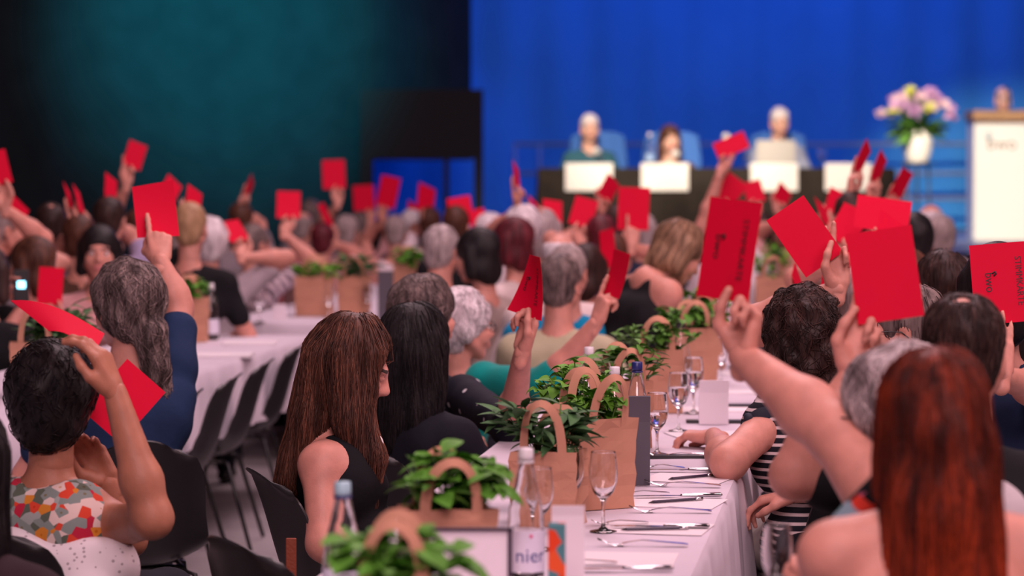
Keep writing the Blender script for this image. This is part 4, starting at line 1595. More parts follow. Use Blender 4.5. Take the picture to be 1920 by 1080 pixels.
# ------------------------------------------------------------------ voting cards
CARDS = [
    # key, cx, cy, w, h, roll, depth, options, label
    ('c1', -6, 315, 46, 64, -13, 12.8, {}, 'red card cut off by the upper left picture edge'),
    ('c2', 28, 393, 50, 36, 26, 13.2, dict(tilt=30, land=True), 'tilted red card lowest along the left picture edge, against the dark drape'),
    ('c3', 131, 374, 7, 48, -14, 13.3, {}, 'left one of two red cards seen edge-on against the dark drape'),
    ('c3b', 149, 378, 8, 52, -14, 13.3, {}, 'right one of two red cards seen edge-on against the dark drape'),
    ('c4', 208, 356, 22, 48, 2, 13.8, dict(tilt=30), 'narrow upright red card above the back in lilac'),
    ('c5', 253, 291, 35, 48, 17, 15.3, {}, 'highest red card on the left, on a long bare arm'),
    ('c6', 320, 355, 34, 38, 28, 14.8, {}, 'red card half hidden behind the navy polo person\'s card'),
    ('c7', 292, 398, 78, 92, -6, 8.75, dict(curl=.025, twist=.03), 'large curled red card raised by the person in navy polo'),
    ('c8', 363, 379, 29, 50, 7, 13.3, {}, 'red card just right of the navy polo person\'s card'),
    ('c9', 467, 352, 11, 36, 22, 15.8, {}, 'small red card seen almost edge-on against the teal drape'),
    ('c10', 440, 433, 34, 44, -30, 13.9, {}, 'red card leaning left above the light shirt at the left table'),
    ('c11', 541, 386, 44, 46, 2, 14.2, dict(curl=.02), 'wavy red card left of the highest middle card'),
    ('c12', 626, 327, 43, 54, -2, 13.4, {}, 'square-on red card held highest before the teal drape'),
    ('c13', 611, 404, 13, 48, -24, 13.0, {}, 'thin slanted red card below the highest middle card'),
    ('c14', 682, 371, 42, 60, -3, 12.9, dict(tilt=30), 'bright red card left of the pair before the blue opening'),
    ('c15', 728, 360, 36, 76, 12, 13.2, {}, 'darker red card leaning right before the blue opening'),
    ('c16', 776, 404, 24, 50, 4, 14.8, dict(tilt=30), 'short red card partly behind the upright one at the opening'),
    ('c17', 799, 373, 32, 56, 6, 15.1, dict(tilt=30), 'upright bright red card at the right of the blue opening'),
    ('c18', 864, 396, 44, 62, -10, 13.6, dict(tilt=30), 'bright red card at the black frame, left of its twin'),
    ('c19', 899, 414, 34, 52, -26, 14.3, dict(tilt=30), 'red card leaning left at the foot of the black frame'),
    ('c20', 969, 332, 9, 48, -6, 14.5, {}, 'magenta-looking red card seen edge-on before the blue curtain'),
    ('c21', 1036, 398, 36, 50, 0, 14.8, dict(tilt=30), 'bright red card at the left end of the stage table'),
    ('c22', 1010, 389, 30, 10, -10, 14.9, dict(land=True), 'small red card tilted flat beside the left stage table end'),
    ('c23', 1094, 398, 44, 52, 16, 12.8, dict(tilt=30), 'bright red card below the leftmost name plate'),
    ('c24', 1141, 355, 30, 44, 28, 14.2, {}, 'dark red card covering a corner of the leftmost name plate'),
    ('c25', 1188, 391, 62, 80, 2, 11.6, {}, 'dark square-on red card between the two left name plates'),
    ('c26', 1138, 467, 28, 70, -16, 11.3, dict(curl=.03), 'red card leaning left, pressed against another below the stage table'),
    ('c27', 1160, 515, 32, 86, 20, 9.5, dict(curl=.02, ys=-1), 'slanted red card raised by the teal sleeve'),
    ('c28', 1000, 538, 44, 112, 18, 8.15, dict(twist=.09, curl=.03, text='s', ys=-1), 'twisted red card with small print held above the plants'),
    ('c29', 1371, 273, 62, 33, -23, 13.6, dict(land=True, ts=-1), 'highest red card, held across beside the laptop person'),
    ('c30', 1369, 357, 44, 40, 36, 16.3, dict(tilt=30), 'bright red card above the big printed card'),
    ('c31', 1414, 360, 34, 42, -16, 16.3, {}, 'red card under the name plate before the laptop'),
    ('c32', 1467, 367, 29, 34, 22, 16.3, {}, 'small dark red card right under the laptop name plate'),
    ('c33', 1367, 468, 98, 190, 8, 5.45, dict(text=True, ys=-1), 'big red card with black print in the heavy raised hand'),
    ('c34', 1509, 443, 84, 130, -35, 8.0, {}, 'big plain red card leaning left over the dark curly hair'),
    ('c35', 1566, 516, 48, 100, 6, 8.6, dict(text=True), 'printed red card tucked behind the left-leaning plain card'),
    ('c36', 1569, 380, 38, 44, 14, 13.7, {}, 'red card below the rightmost name plate'),
    ('c37', 1545, 402, 14, 46, -18, 13.3, {}, 'narrow red card beside the left-leaning plain card'),
    ('c38', 1589, 425, 54, 56, 28, 10.8, dict(tilt=30, curl=.03, twist=.04), 'glowing orange-red curled card over the big square card'),
    ('c39', 1655, 402, 102, 62, 8, 10.6, dict(land=True), 'broad dark red card behind the big square card'),
    ('c40', 1690, 345, 24, 56, 26, 13.8, {}, 'dark red card right of the stage table end'),
    ('c41', 1614, 298, 14, 56, 15, 12.8, dict(curl=.02), 'dark narrow red card before the rightmost name plate'),
    ('c42', 1645, 316, 16, 60, 12, 12.9, dict(tilt=30, curl=.02), 'bright narrow red card at the right stage table end'),
    ('c43', 1668, 432, 46, 52, 8, 10.4, {}, 'red card peeping out above the big square card'),
    ('c44', 1659, 515, 124, 172, -8.5, 5.72, {}, 'biggest plain red card, square-on at the right'),
    ('c45', 1881, 530, 116, 150, -5, 6.95, dict(text=True), 'red card with black logo cut off by the right picture edge'),
    ('c46', 1500, 540, 40, 26, 12, 9.6, dict(land=True), 'orange-red card peeping out behind the dark curly hair'),
    ('c49', 95, 536, 46, 70, 4, 11.9, {}, 'dark red card held low before the brown-haired person'),
]
CR = {'cream': (.70, .58, .56), 'white': (.72, .62, .66), 'lilac': (.30, .25, .40), 'pinkred': (.42, .10, .12), 'taupe': (.30, .22, .20), 'purple': (.12, .05, .12), 'black': (.012, .012, .015), 'grey': (.22, .18, .20), 'navy': (.02, .025, .05), 'rose': (.55, .28, .28), 'lightgrey': (.45, .38, .42), 'brown': (.10, .05, .035), 'blue': (.05, .10, .22)}
FAR = [
    # key, px, py, depth, facing, hair, colour, shirt, sleeve, {arm: (card, u, v, pf, ang)}, label, extra
    ('f01', -34, 436, 13.0, 5, 'short', 'grey', 'grey', 'short', {'R': ('c1', 0, -.5, 1, -8)}, 'person off the left picture edge, only the raised card showing', {}),
    ('f01b', 2, 432, 13.5, 50, 'short', 'grey', 'rose', 'short', {'R': ('c2', .1, -.5, 1, -6)}, 'person in rose at the left picture edge under a tilted card', {}),
    ('f02', 95, 424, 14.6, -15, 'thin', 'darkbrown', 'black', 'short', {}, 'person in black with head bent before the dark drape', dict(male=True)),
    ('f03', 150, 448, 13.5, 0, 'short', 'brown', 'brown', 'short', {'L': ('c3', 0, -.5, 1, 0), 'R': ('c3b', 0, -.5, 1, -4)}, 'person raising two edge-on cards, one in each hand', {}),
    ('f04', 206, 414, 14.0, 6, 'short', 'darkbrown', 'lilac', 'short', {'R': ('c4', 0, -.5, 1, 0)}, 'person in a lilac shirt with a broad turned back', dict(male=True, width=1.15)),
    ('f05', 262, 432, 15.6, 0, 'short', 'brown', 'grey', 'none', {'L': ('c5', -.15, -.5, 1, 8)}, 'person behind the lilac shirt with a long bare raised arm', {}),
    ('f06', 332, 436, 15.0, 0, 'short', 'brown', 'rose', 'short', {'L': ('c6', 0, -.5, 1, 8)}, 'person mostly hidden behind the navy polo person\'s card', {}),
    ('f07', 357, 427, 13.5, 5, 'short', 'blond', 'black', 'short', {'L': ('c8', -.2, -.5, 1, 4)}, 'person in black right behind the raised curled card', {}),
    ('f08', 391, 456, 14.2, -8, 'fluffy', 'white', 'lightgrey', 'short', {'R': ('c10', .1, -.5, 1, 8)}, 'person in a pale grey shirt raising the left-leaning card', dict(nstr=250)),
    ('f09', 452, 414, 18.5, 0, 'short', 'brown', 'grey', 'short', {'R': ('c9', -.1, -.5, 1, 10)}, 'person far back with a thin forearm raised before the teal drape', {}),
    ('f10', 478, 460, 16.3, 45, 'short', 'darkgrey', 'fan', 'short', {'R': ('c11', 0, -.5, 1, 10)}, 'person in a patterned lilac and white blouse at the left table', dict(pat='fan')),
    ('f11', 567, 428, 19.7, 14, 'bald', 'grey', 'pinkred', 'short', {}, 'person in a dusty red shirt below the wavy card', dict(male=True)),
    ('f12', 583, 404, 21.5, 0, 'short', 'darkgrey', 'grey', 'short', {}, 'person far back between the wavy card and the thin slanted card', {}),
    ('f13', 650, 436, 19.6, 5, 'short', 'grey', 'rose', 'none', {'L': ('c12', .2, -.5, 1, 4)}, 'person in rose raising the highest middle card', {}),
    ('f14', 606, 452, 19.5, 10, 'short', 'auburn', 'rose', 'short', {'R': ('c13', 0, -.5, 1, -8)}, 'person in rose behind the plants raising a thin slanted card', {}),
    ('f15', 676, 428, 20.6, 5, 'short', 'darkgrey', 'rose', 'short', {'R': ('c14', .25, -.5, 1, 2)}, 'person in rose left of the forearms before the blue opening', {}),
    ('f16', 742, 436, 19.8, 0, 'short', 'grey', 'white', 'none', {'L': ('c15', -.1, -.5, 1, -6)}, 'person in white raising the card before the blue opening', {}),
    ('f17', 772, 424, 20.6, 5, 'short', 'white', 'navy', 'short', {'R': ('c16', 0, -.5, 1, 2)}, 'person in navy raising the short card by the opening', {}),
    ('f18', 806, 420, 20.2, 0, 'short', 'brown', 'white', 'short', {'L': ('c17', 0, -.5, 1, 4)}, 'person in white raising the upright card by the opening', {}),
    ('f19', 855, 424, 17.0, 0, 'short', 'brown', 'black', 'short', {'R': ('c18', 0, -.5, 1, 4)}, 'person in black raising the bright card at the black frame', {}),
    ('f20', 918, 440, 17.5, 0, 'fluffy', 'white', 'grey', 'short', {'L': ('c19', -.1, -.5, 1, 2)}, 'person in grey raising the left-leaning card at the black frame', {}),
    ('f21', 829, 470, 13.3, 22, 'short', 'salt', 'taupe', 'short', {}, 'person in a taupe shirt with a white collar behind the plants', dict(male=True, nstr=250)),
    ('f22', 893, 480, 13.0, -55, 'bob', 'black', 'taupe', 'short', {}, 'person in a taupe blouse turned to the left', dict(hp=6)),
    ('f23', 958, 456, 13.6, -58, 'bob', 'auburn', 'cream', 'short', {}, 'person in a cream blouse turned to the left before the blue curtain', {}),
    ('f24', 980, 432, 14.8, 0, 'fluffy', 'white', 'white', 'short', {'L': ('c20', 0, -.5, 1, 3)}, 'person in white raising the edge-on card before the blue curtain', {}),
    ('f25', 1018, 436, 15.0, 6, 'bob', 'salt', 'rose', 'short', {'R': ('c21', 0, -.5, 1, 0), 'L': ('c22', 0, -.5, 1, 0)}, 'person in rose raising cards at the left stage table end', {}),
    ('f26', 1050, 488, 12.4, 8, 'bald', 'white', 'cream', 'long', {}, 'person in a cream shirt with rounded back behind the jacket', dict(male=True, width=1.1)),
    ('f27', 1128, 448, 14.1, 5, 'short', 'auburn', 'purple', 'short', {'L': ('c23', .1, -.5, 1, 6)}, 'person in a purple top with a bent arm raised', {}),
    ('f28', 1158, 428, 15.2, -10, 'bob', 'darkbrown', 'navy', 'short', {'L': ('c24', 0, -.5, 1, -8)}, 'person in navy raising the card at the leftmost name plate', {}),
    ('f29', 1152, 484, 14.0, 5, 'short', 'brown', 'rose', 'none', {'R': ('c25', 0, -.45, -1, 4)}, 'person in rose raising the dark square-on card', {}),
    ('f30', 1100, 508, 13.4, 12, 'bob', 'darkbrown', 'purple', 'short', {'R': ('c26', .1, -.5, 1, 4)}, 'person in dark purple beside the turquoise shirt', {}),
    ('f31', 1272, 474, 11.5, 62, 'bob', 'lightbrown', 'black', 'none', {}, 'person in a black sleeveless top leaning over the centre table', dict(lean=.16, hp=30, sco=(-.15, -.13), nstr=500, strlen=.1, q='mid', armsx=True)),
    ('f32', 1206, 440, 16.2, 15, 'short', 'salt', 'white', 'short', {'R': ('c29', -.25, -.5, 1, 14)}, 'person in white stretching an arm high to the right', {}),
    ('f33', 186, 474, 13.2, 172, 'bob', 'black', 'rose', 'short', {}, 'person in rose facing the camera before the lilac shirt', {}),
    ('f34', 58, 498, 12.5, -55, 'bob', 'brown', 'black', 'short', {'R': ('c49', .1, -.5, 1, 0)}, 'person in black with a lit phone at the left picture edge', {}),
    ('f35', -22, 520, 12.4, 20, 'bob', 'darkbrown', 'black', 'long', {}, 'person in black at the left picture edge before the phone', {}),
    ('f36', 345, 478, 14.4, 0, 'short', 'grey', 'grey', 'short', {}, 'person in grey behind the raised forearm of the navy polo person', {}),
    ('q1', 1372, 432, 16.4, 0, 'short', 'grey', 'white', 'short', {'R': ('c30', 0, -.5, 1, 0)}, 'person in white behind the big printed card', {}),
    ('q2', 1428, 436, 16.4, 0, 'short', 'darkbrown', 'white', 'short', {'L': ('c31', 0, -.5, 1, 4)}, 'person in white between the printed card and the left-leaning card', {}),
    ('q3', 1482, 436, 16.4, 0, 'short', 'brown', 'rose', 'short', {'L': ('c32', 0, -.5, 1, 0)}, 'person in rose behind the left-leaning plain card', {}),
    ('q4', 1580, 452, 13.8, 0, 'short', 'darkbrown', 'navy', 'short', {'L': ('c36', 0, -.5, 1, 0)}, 'person in navy raising the card below the rightmost name plate', {}),
    ('q5', 1582, 470, 13.0, -5, 'short', 'grey', 'grey', 'short', {'R': ('c37', 0, -.5, 1, -4)}, 'person in grey raising the narrow card', {}),
    ('q6', 1606, 520, 10.9, 0, 'bob', 'brown', 'white', 'short', {'L': ('c38', 0, -.45, 1, 8)}, 'person in white raising the glowing orange-red card', {}),
    ('q7', 1662, 500, 10.6, 0, 'short', 'darkbrown', 'black', 'short', {'R': ('c39', .1, -.5, 1, 0)}, 'person in black raising the broad dark card', {}),
    ('q8', 1702, 452, 14.0, 0, 'short', 'black', 'white', 'short', {'L': ('c40', 0, -.5, 1, 6)}, 'person in white raising the dark card at the stage table end', {}),
    ('q9', 1598, 410, 12.9, 0, 'short', 'darkbrown', 'brown', 'short', {'R': ('c41', 0, -.5, 1, 0)}, 'person in brown raising the dark narrow card', {}),
    ('q10', 1640, 424, 13.0, 0, 'short', 'grey', 'rose', 'short', {'R': ('c42', 0, -.5, 1, 4)}, 'person in rose raising the bright narrow card', {}),
    ('q11', 1700, 530, 10.5, 0, 'short', 'brown', 'grey', 'short', {'L': ('c43', 0, -.5, 1, 0)}, 'person in grey hidden by the big square card', {}),
    ('q13', 1556, 590, 9.6, 0, 'short', 'brown', 'rose', 'short', {'R': ('c46', 0, -.5, 1, 0)}, 'person in rose hidden by the dark curly hair', {}),
    ('q14', 1744, 420, 17.0, -5, 'bald', 'white', 'white', 'short', {}, 'person in white nearest the vase stand', dict(male=True)),
    ('q15', 1762, 446, 15.2, -8, 'short', 'grey', 'white', 'short', {}, 'person in white below the vase stand, head turned to the stage', dict(male=True)),
    ('q16', 1712, 452, 12.8, -10, 'short', 'black', 'white', 'short', {}, 'person in white between the big square card and the vase stand', {}),
]
FIXED = [(1742, 4.56), (1690, 5.2), (1806, 5.62), (1692, 7.3), (1765, 8.9), (1500, 7.75), (1598, 8.25), (1868, 7.4), (1932, 8.6), (655, 7.45), (783, 8.4), (796, 9.25), (868, 9.9), (1050, 11.3), (1066, 12.0), (236, 8.45)]
FARD = {r[0]: r[3] for r in FAR}
for _ in range(120):
    pts = [(k, P(x, 450, FARD[k])) for k, x in ((r[0], r[1]) for r in FAR)]
    fx = [P(x, 450, dd) for x, dd in FIXED]
    for ia, (k, p) in enumerate(pts):
        push = 0.0
        for ib, (k2, p2) in enumerate(pts):
            if ib != ia and np.linalg.norm(p - p2) < .52:
                push += .02 if (p - p2) @ F0 > 0 or ((p - p2) @ F0 == 0 and ia > ib) else -.02
        for p2 in fx:
            if np.linalg.norm(p - p2) < .52:
                push += .03 if (p - p2) @ F0 > 0 else -.03
        FARD[k] = max(FARD[k] + max(-.04, min(.04, push)), 9.3)
HOLDER = {v[0]: r[0] for r in FAR for v in r[9].values()}
CARD_D = {}
for key, cx, cy, w_, h_, roll, d, op, lb in CARDS:
    op = dict(op)
    W_, H_ = (.21, .148) if op.get('land') else (.148, .21)
    if key in HOLDER:
        d = FARD[HOLDER[key]] + (-.42 if key == 'c49' else .02)
    tx = op.pop('text', False)
    card(key, lb, cx, cy, w_, h_, roll, d, text=bool(tx), **op)
    CARD_D[key] = d


# the front-left person's card flops over the hair; a second one sticks out behind the hand
def loose_card(key, label, A, M=None):
    A = np.asarray(A, float)
    c = A.reshape(-1, 3).mean(0)
    o = G().sheet(A - c, .0006).build('voting_card', RED, None, c)
    tag(o, label, 'card', 'raised red voting cards')


pa, pb, pc, pd = P(182, 618, 6.45), P(166, 660, 6.30), P(98, 648, 6.22), P(60, 612, 6.4)
u_ = np.linspace(0, 1, 10)
v_ = np.linspace(0, 1, 8)
flop = np.zeros((10, 8, 3))
e0, e1 = P(196, 626, 6.46), P(176, 664, 6.32)
f0, f1 = P(20, 592, 6.62), P(92, 640, 6.40)
for i, uu in enumerate(u_):
    for j, vv in enumerate(v_):
        b_ = (e0 * (1 - uu) + f0 * uu) * (1 - vv) + (e1 * (1 - uu) + f1 * uu) * vv
        flop[i, j] = b_ + Z * (.045 * math.sin(uu * 2.2) * (1 - .35 * vv))
loose_card('c47', 'red card flopping over the black hair of the front-left person', flop[:, ::-1])
card('c48', 'red card whose corner shows behind the front-left forearm', 232, 752, 96, 128, 42, 6.7)

# ------------------------------------------------------------------ people close to the camera
# the long red hair in front
near = {}
i_ = None


def T(px, py, d):
    return P(px, py, d)


def arm(px, py, d, z=(0, 0, 1), y=(0, -1, 0), pose='rest', elbow=None, S=None, hs=1.0, hint=None):
    return dict(wrist=P(px, py, d), z=nrm(z), y=nrm(y), pose=pose, elbow=elbow, S=S, hs=hs, hint=hint)


def strap_front(SCn, HC, fv, rv):
    return [seg(SCn - rv * .10 - fv * .01 + Z * .035, SCn - rv * .075 + fv * .06 - Z * .06, .020, .030), seg(SCn + rv * .10 - fv * .01 + Z * .035, SCn + rv * .075 + fv * .06 - Z * .06, .020, .030),
            seg(P(1655, 915, 4.64), P(1566, 1035, 4.70), .030, .046),
            seg(SCn - rv * .12 - fv * .085 - Z * .19, SCn - rv * .10 - fv * .02 + Z * .035, .008), seg(SCn + rv * .12 - fv * .085 - Z * .19, SCn + rv * .10 - fv * .02 + Z * .035, .008)]


hx_red = [seg((0, -.080, .01), (.00, -.115, -.12), .056, .058), seg((.0, -.11, -.10), (-.005, -.14, -.42), .074, .070), seg((.055, -.06, -.02), (.070, -.10, -.38), .044, .046),
          seg((-.050, -.055, -.02), (-.055, -.10, -.36), .038, .040), seg((-.01, -.100, .04), (-.004, -.135, .0), .034, .036), seg((-.004, -.135, .0), (.0, -.16, -.14), .032, .040), seg((.068, -.0, .0), (.075, -.03, -.16), .032, .032), seg((-.068, -.0, .0), (-.070, -.03, -.10), .028, .026)]
person('redhead', 'person in a tropical halter dress with bare shoulders, holding a glass low', 1748, 802, 4.56, a=-4, ha=2, hair=('full', 'red'), sh=-.065, shirt_mat=pattern_mat('fabric_tropical', 'tropical'), sleeve='strap',
       skin='pink', q='near', nstr=3200, strlen=.30, roots=True, hx=hx_red, hsub=[], shirt_extra=strap_front, lean=.03,
       arms={'L': dict(wrist=P(1592, 1148, 4.86), z=nrm(UP * .36 - R0 * .85 + F0 * .22), y=nrm(F0 * .85 + UP * .3), pose='grip', elbow=P(1650, 1290, 4.62))})

g34 = hold('c33', u=.36, v=-.48, pf=1, ang=6, pose='pinch')
person('heavyarm', 'person in a pale grey T-shirt raising a big printed red card', 1674, 784, 5.2, a=-8, ha=-62, hair=('wavy', 'salt'), shirt=('palegrey', (.55, .48, .50)), sleeve='none', skin='pink', q='near', thick=1.28, shirt_extra=lambda S_, H_, f_, r_: [seg(P(1775, 975, 5.2), P(1856, 968, 5.2), .070, .066), seg(P(1856, 968, 5.2), P(1884, 1080, 5.2), .066, .062)],
       nstr=900, strlen=.06, glasses=True, width=1.06, arms={'L': dict(g34, elbow=P(1566, 812, 5.22), S=P(1668, 968, 5.04), hs=1.02)})

person('blackshirt', 'person in a black T-shirt raising the biggest plain red card', 1806, 668, 5.62, a=-4, ha=8, hp=8, hair=('thin', 'darkbrown'), shirt=('black', (.010, .010, .012)), sleeve='short', skin='pink', q='near', male=True,
       nstr=1300, strlen=.035, width=1.08, thick=1.08,
       arms={'L': dict(hold('c44', u=-.40, v=-.50, pf=1, ang=14, pose='pinch'), elbow=P(1487, 892, 5.66), S=P(1655, 915, 5.70))})

person('pearl', 'person in a dark patterned blouse with glasses and a pearl earring', 1692, 622, 7.3, a=-28, ha=-80, hair=('short', 'darkgrey'), shirt=('darkpattern', (.05, .035, .04)), sleeve='short', skin='pink', q='mid', glasses=True, nstr=300, strlen=.04,
       arms={'L': dict(wrist=P(1650, 965, 7.15), z=nrm(F0), y=-Z, pose='rest', elbow=P(1612, 975, 7.38))})
person('collar', 'person with a white collar seen from behind, past the big square card', 1765, 543, 8.9, a=-18, ha=-16, hair=('short', 'darkbrown'), shirt=('whitecollar', (.6, .52, .54)), sleeve='short', skin='pink', q='mid', male=True, nstr=500, strlen=.03)
person('striped', 'person in a black and white striped top leaning an elbow on the table', 1500, 633, 7.75, a=-30, ha=-16, hair=('curly', 'darkbrown'), shirt_mat=pattern_mat('fabric_stripe', 'stripe'), sleeve='cap', skin='pink', q='near', trousers='light',
       nstr=2200, strlen=.05, lean=.10, thick=1.1, hx=[seg((.045, -.09, -.05), (.10, -.12, -.16), .055, .045), seg((.10, -.12, -.16), (.13, -.12, -.24), .045, .03)], hsub=[],
       arms={'L': dict(wrist=PZ(1338, 818, .79), z=nrm(-R0 * .8 + F0 * .6), y=-Z, pose='rest', elbow=PZ(1366, 868, .792), S=P(1462, 772, 7.72)),
             'R': dict(wrist=P(1490, 925, 7.5), z=nrm(-R0 + F0 * .3 - Z * .25), y=-Z, pose='rest', elbow=P(1580, 905, 7.5))})
person('greybehind', 'person in dark grey raising the big plain card that leans left', 1598, 578, 8.25, a=-15, hair=('short', 'grey'), shirt=('darkgrey', (.08, .07, .08)), sleeve='short', skin='pink', q='mid', male=True,
       arms={'L': hold('c34', u=.42, v=-.46, pf=1, ang=3, pose='pinch')})
person('navyjacket', 'person in a navy denim shirt, head hidden by the card with black logo', 1868, 548, 7.4, a=-5, hair=('bob', 'black'), shirt=('denim', (.018, .03, .075)), sleeve='short', skin='pink', q='mid',
       arms={'R': hold('c45', u=-.15, v=-.5, pf=-1, ang=-4, pose='flat', gz=.152)})
person('yellow', 'person in a mustard yellow top at the right picture edge', 1944, 530, 8.6, a=-15, hair=('long', 'black'), shirt=('mustard', (.62, .27, .02)), sleeve='long', skin='tan', q='mid', width=.92)

# the left side of the near table
hx_girl = [seg((-.03, -.075, .03), (-.04, -.115, -.14), .058, .052), seg((-.04, -.115, -.14), (-.02, -.17, -.33), .050, .042), seg((.03, -.075, .02), (.035, -.105, -.15), .060, .054), seg((.035, -.105, -.15), (.04, -.155, -.31), .052, .040),
           seg((.070, -.01, .05), (.086, .012, -.12), .034, .036), seg((.086, .012, -.12), (.104, .046, -.24), .036, .036), seg((.104, .046, -.24), (.108, .030, -.43), .036, .020), seg((.074, -.035, .03), (.098, -.02, -.14), .040, .036), seg((.098, -.02, -.14), (.110, .012, -.26), .036, .030), seg((.110, .012, -.26), (.112, .004, -.40), .032, .020),
           seg((-.070, -.01, .05), (-.086, .012, -.12), .034, .036), seg((-.086, .012, -.12), (-.095, .03, -.34), .036, .026), seg((.0, .045, .115), (.066, .055, .035), .020, .026), seg((-.0, .045, .115), (-.066, .055, .035), .020, .026), seg((.066, .055, .035), (.082, .045, -.06), .024, .026)]
person('girl', 'person in a sleeveless black top looking down, near the front chairs', 660, 684, 7.45, a=70, ha=84, hp=24, hair=('full', 'brown'), shirt=('blacktop', (.008, .008, .010)), sleeve='none', skin='pink', q='near',
       nstr=3600, strlen=.34, hx=hx_girl, hxg=True, sco=(-.085, -.235), hsub=[ell((0, .150, .005), (.14, .104, .105))], lean=-.10, legs=True,
       arms={'R': dict(wrist=P(700, 1060, 7.2), z=nrm(R0 + F0 * .2 - Z * .1), y=-Z, pose='rest', elbow=P(606, 1020, 7.20), S=P(600, 872, 7.30)), 'L': dict(wrist=P(740, 985, 7.75), z=nrm(R0), y=-Z, pose='rest', elbow=P(690, 985, 7.66))})
person('blackhair', 'person in a plain black blouse turned from the camera, behind the long-haired person', 783, 650, 8.4, a=36, ha=40, hair=('long', 'black'), shirt=('blackblouse', (.012, .012, .018)), sleeve='long', skin='pink', q='near', nstr=2000, strlen=.22,
       hx=[seg((.07, .0, .0), (.085, -.04, -.2), .042, .04)], hsub=[])
person('navyprint', 'person in a navy blouse with small white print raising the twisted card', 796, 592, 9.25, a=42, ha=52, hair=('wavy', 'darkgrey'), shirt_mat=pattern_mat('fabric_dots', 'dots'), sleeve='mid', skin='pink', q='near', nstr=1500, strlen=.06,
       arms={'R': dict(hold('c28', u=.05, v=-.5, pf=1, ang=4, pose='pinch'), elbow=P(958, 800, 8.45), S=P(868, 742, 8.95))})
person('teal', 'person in a teal shirt with glasses raising a slanted red card', 868, 612, 9.9, a=55, ha=62, hair=('fluffy', 'white'), shirt=('teal', (.0, .25, .22)), sleeve='mid', skin='pink', q='near', nstr=1100, strlen=.05, glasses=True,
       arms={'R': dict(hold('c27', u=-.05, v=-.5, pf=-1, ang=12, pose='pinch'), elbow=P(1022, 722, 9.55), S=P(905, 716, 9.75))})
person('beige', 'person in an olive-beige jacket seen from behind beside the twisted card', 1050, 534, 11.3, a=16, hair=('short', 'darkgrey'), shirt=('olivebeige', (.42, .38, .25)), sleeve='long', skin='pink', q='mid', male=True, width=1.1, nstr=700, strlen=.03)
person('turquoise', 'person in a bright turquoise shirt behind the olive-beige jacket', 1066, 512, 12.0, a=15, hair=('short', 'grey'), shirt=('turquoise', (.0, .22, .42)), sleeve='short', skin='pink', q='far', male=True, width=1.25)

# the front-left corner
person('frontleft', 'person in a floral dress and white lace shawl raising a card in front', 104, 748, 6.6, a=24, ha=10, hair=('afro', 'black'), shirt_mat=pattern_mat('fabric_floral', 'floral'), sleeve='none', skin='brown', q='near', nstr=900, strlen=.03,
       thick=1.06, arms={'R': dict(wrist=P(216, 736, 6.32), z=nrm(UP * .80 - R0 * .30 - F0 * .05), y=nrm(-R0 * .8 - UP * .3 + F0 * .35), pose='rest', elbow=P(286, 972, 6.3), S=P(205, 990, 6.55), hs=1.05),
                         'L': dict(wrist=P(205, 905, 6.75), z=nrm(UP * .8 - R0 * .5), y=nrm(-F0), pose='rest', elbow=P(240, 1010, 6.8))})
fl_ = PEOPLE['frontleft']
rv_ = fl_['rv']
shw = [seg(fl_['SC'] - fl_['rv'] * .26 - Z * .06 - fl_['fv'] * .03, fl_['SC'] - Z * .13 - fl_['fv'] * .105, .060, .066), seg(fl_['SC'] - Z * .13 - fl_['fv'] * .105, fl_['SC'] + fl_['rv'] * .21 - Z * .13 - fl_['fv'] * .05, .066, .062),
       seg(fl_['SC'] - Z * .22 - fl_['fv'] * .10 - rv_ * .16, fl_['SC'] - Z * .22 - fl_['fv'] * .10 + rv_ * .15, .085)]
sv, sq = surf(shw, .009, .05, noise=wob(40, .006, 3), smooth=1)
G().add(sv - fl_['base'], [sq]).build('lace_shawl', pattern_mat('fabric_lace', 'lace'), fl_['root'])
person('cornerback', 'person in dark plum cut off by the lower left picture corner', -72, 872, 5.65, a=12, hair=('long', 'black'), shirt=('darkplum', (.03, .016, .02)), sleeve='short', skin='brown', q='near', nstr=900, strlen=.25)
person('ponytail', 'person in a navy polo shirt raising a large curled card', 236, 578, 8.45, a=-14, ha=-38, hair=('ponytail', 'darkgrey'), shirt=('navypolo', (.014, .030, .08)), sleeve='short', skin='pink', q='near', male=True, nstr=2200, strlen=.07, width=1.12,
       hx=[infl(BASE, .022), infl(NAPE, .014), seg((.02, -.11, -.07), (.05, -.125, -.26), .048, .03)], hsub=[], thick=1.1,
       arms={'R': dict(hold('c7', u=.02, v=-.48, pf=-1, ang=-4, pose='pinch'), elbow=P(333, 578, 8.62), S=P(326, 690, 8.5))})

# ------------------------------------------------------------------ people farther away
for key, px, py, d, a, hs, hc, sh, sl, am, lb, ex in FAR:
    ex = dict(ex)
    d = FARD[key]
    arms = {}
    for sd, (ck, u, v, pf, ang) in am.items():
        arms[sd] = hold(ck, u=u, v=v, pf=pf, ang=ang, pose='pinch')
    if ex.pop('armsx', False):
        arms['L'] = dict(wrist=PZ(1318, 590, .82), z=nrm(R0), y=-Z, pose='rest', elbow=None)
        arms['R'] = dict(wrist=PZ(1262, 612, .82), z=nrm(R0 + F0 * .4), y=-Z, pose='rest', elbow=P(1214, 606, 11.35))
    if key == 'f34':
        arms['L'] = dict(wrist=P(46, 572, 12.0), z=nrm(UP - R0 * .2), y=-F0, pose='grip', elbow=None)
    pat = ex.pop('pat', None)
    qq = ex.pop('q', 'far')
    tone = 'pink'
    person(key, lb, px, py, d, a=a, hair=(hs, hc), shirt=(sh, CR.get(sh, (.3, .3, .3))), sleeve=sl, skin=tone, q=qq, arms=arms, shirt_mat=pattern_mat('fabric_' + pat, pat) if pat else None, legs=True, **ex)

# ------------------------------------------------------------------ people on the stage (the stage floor is their ground)


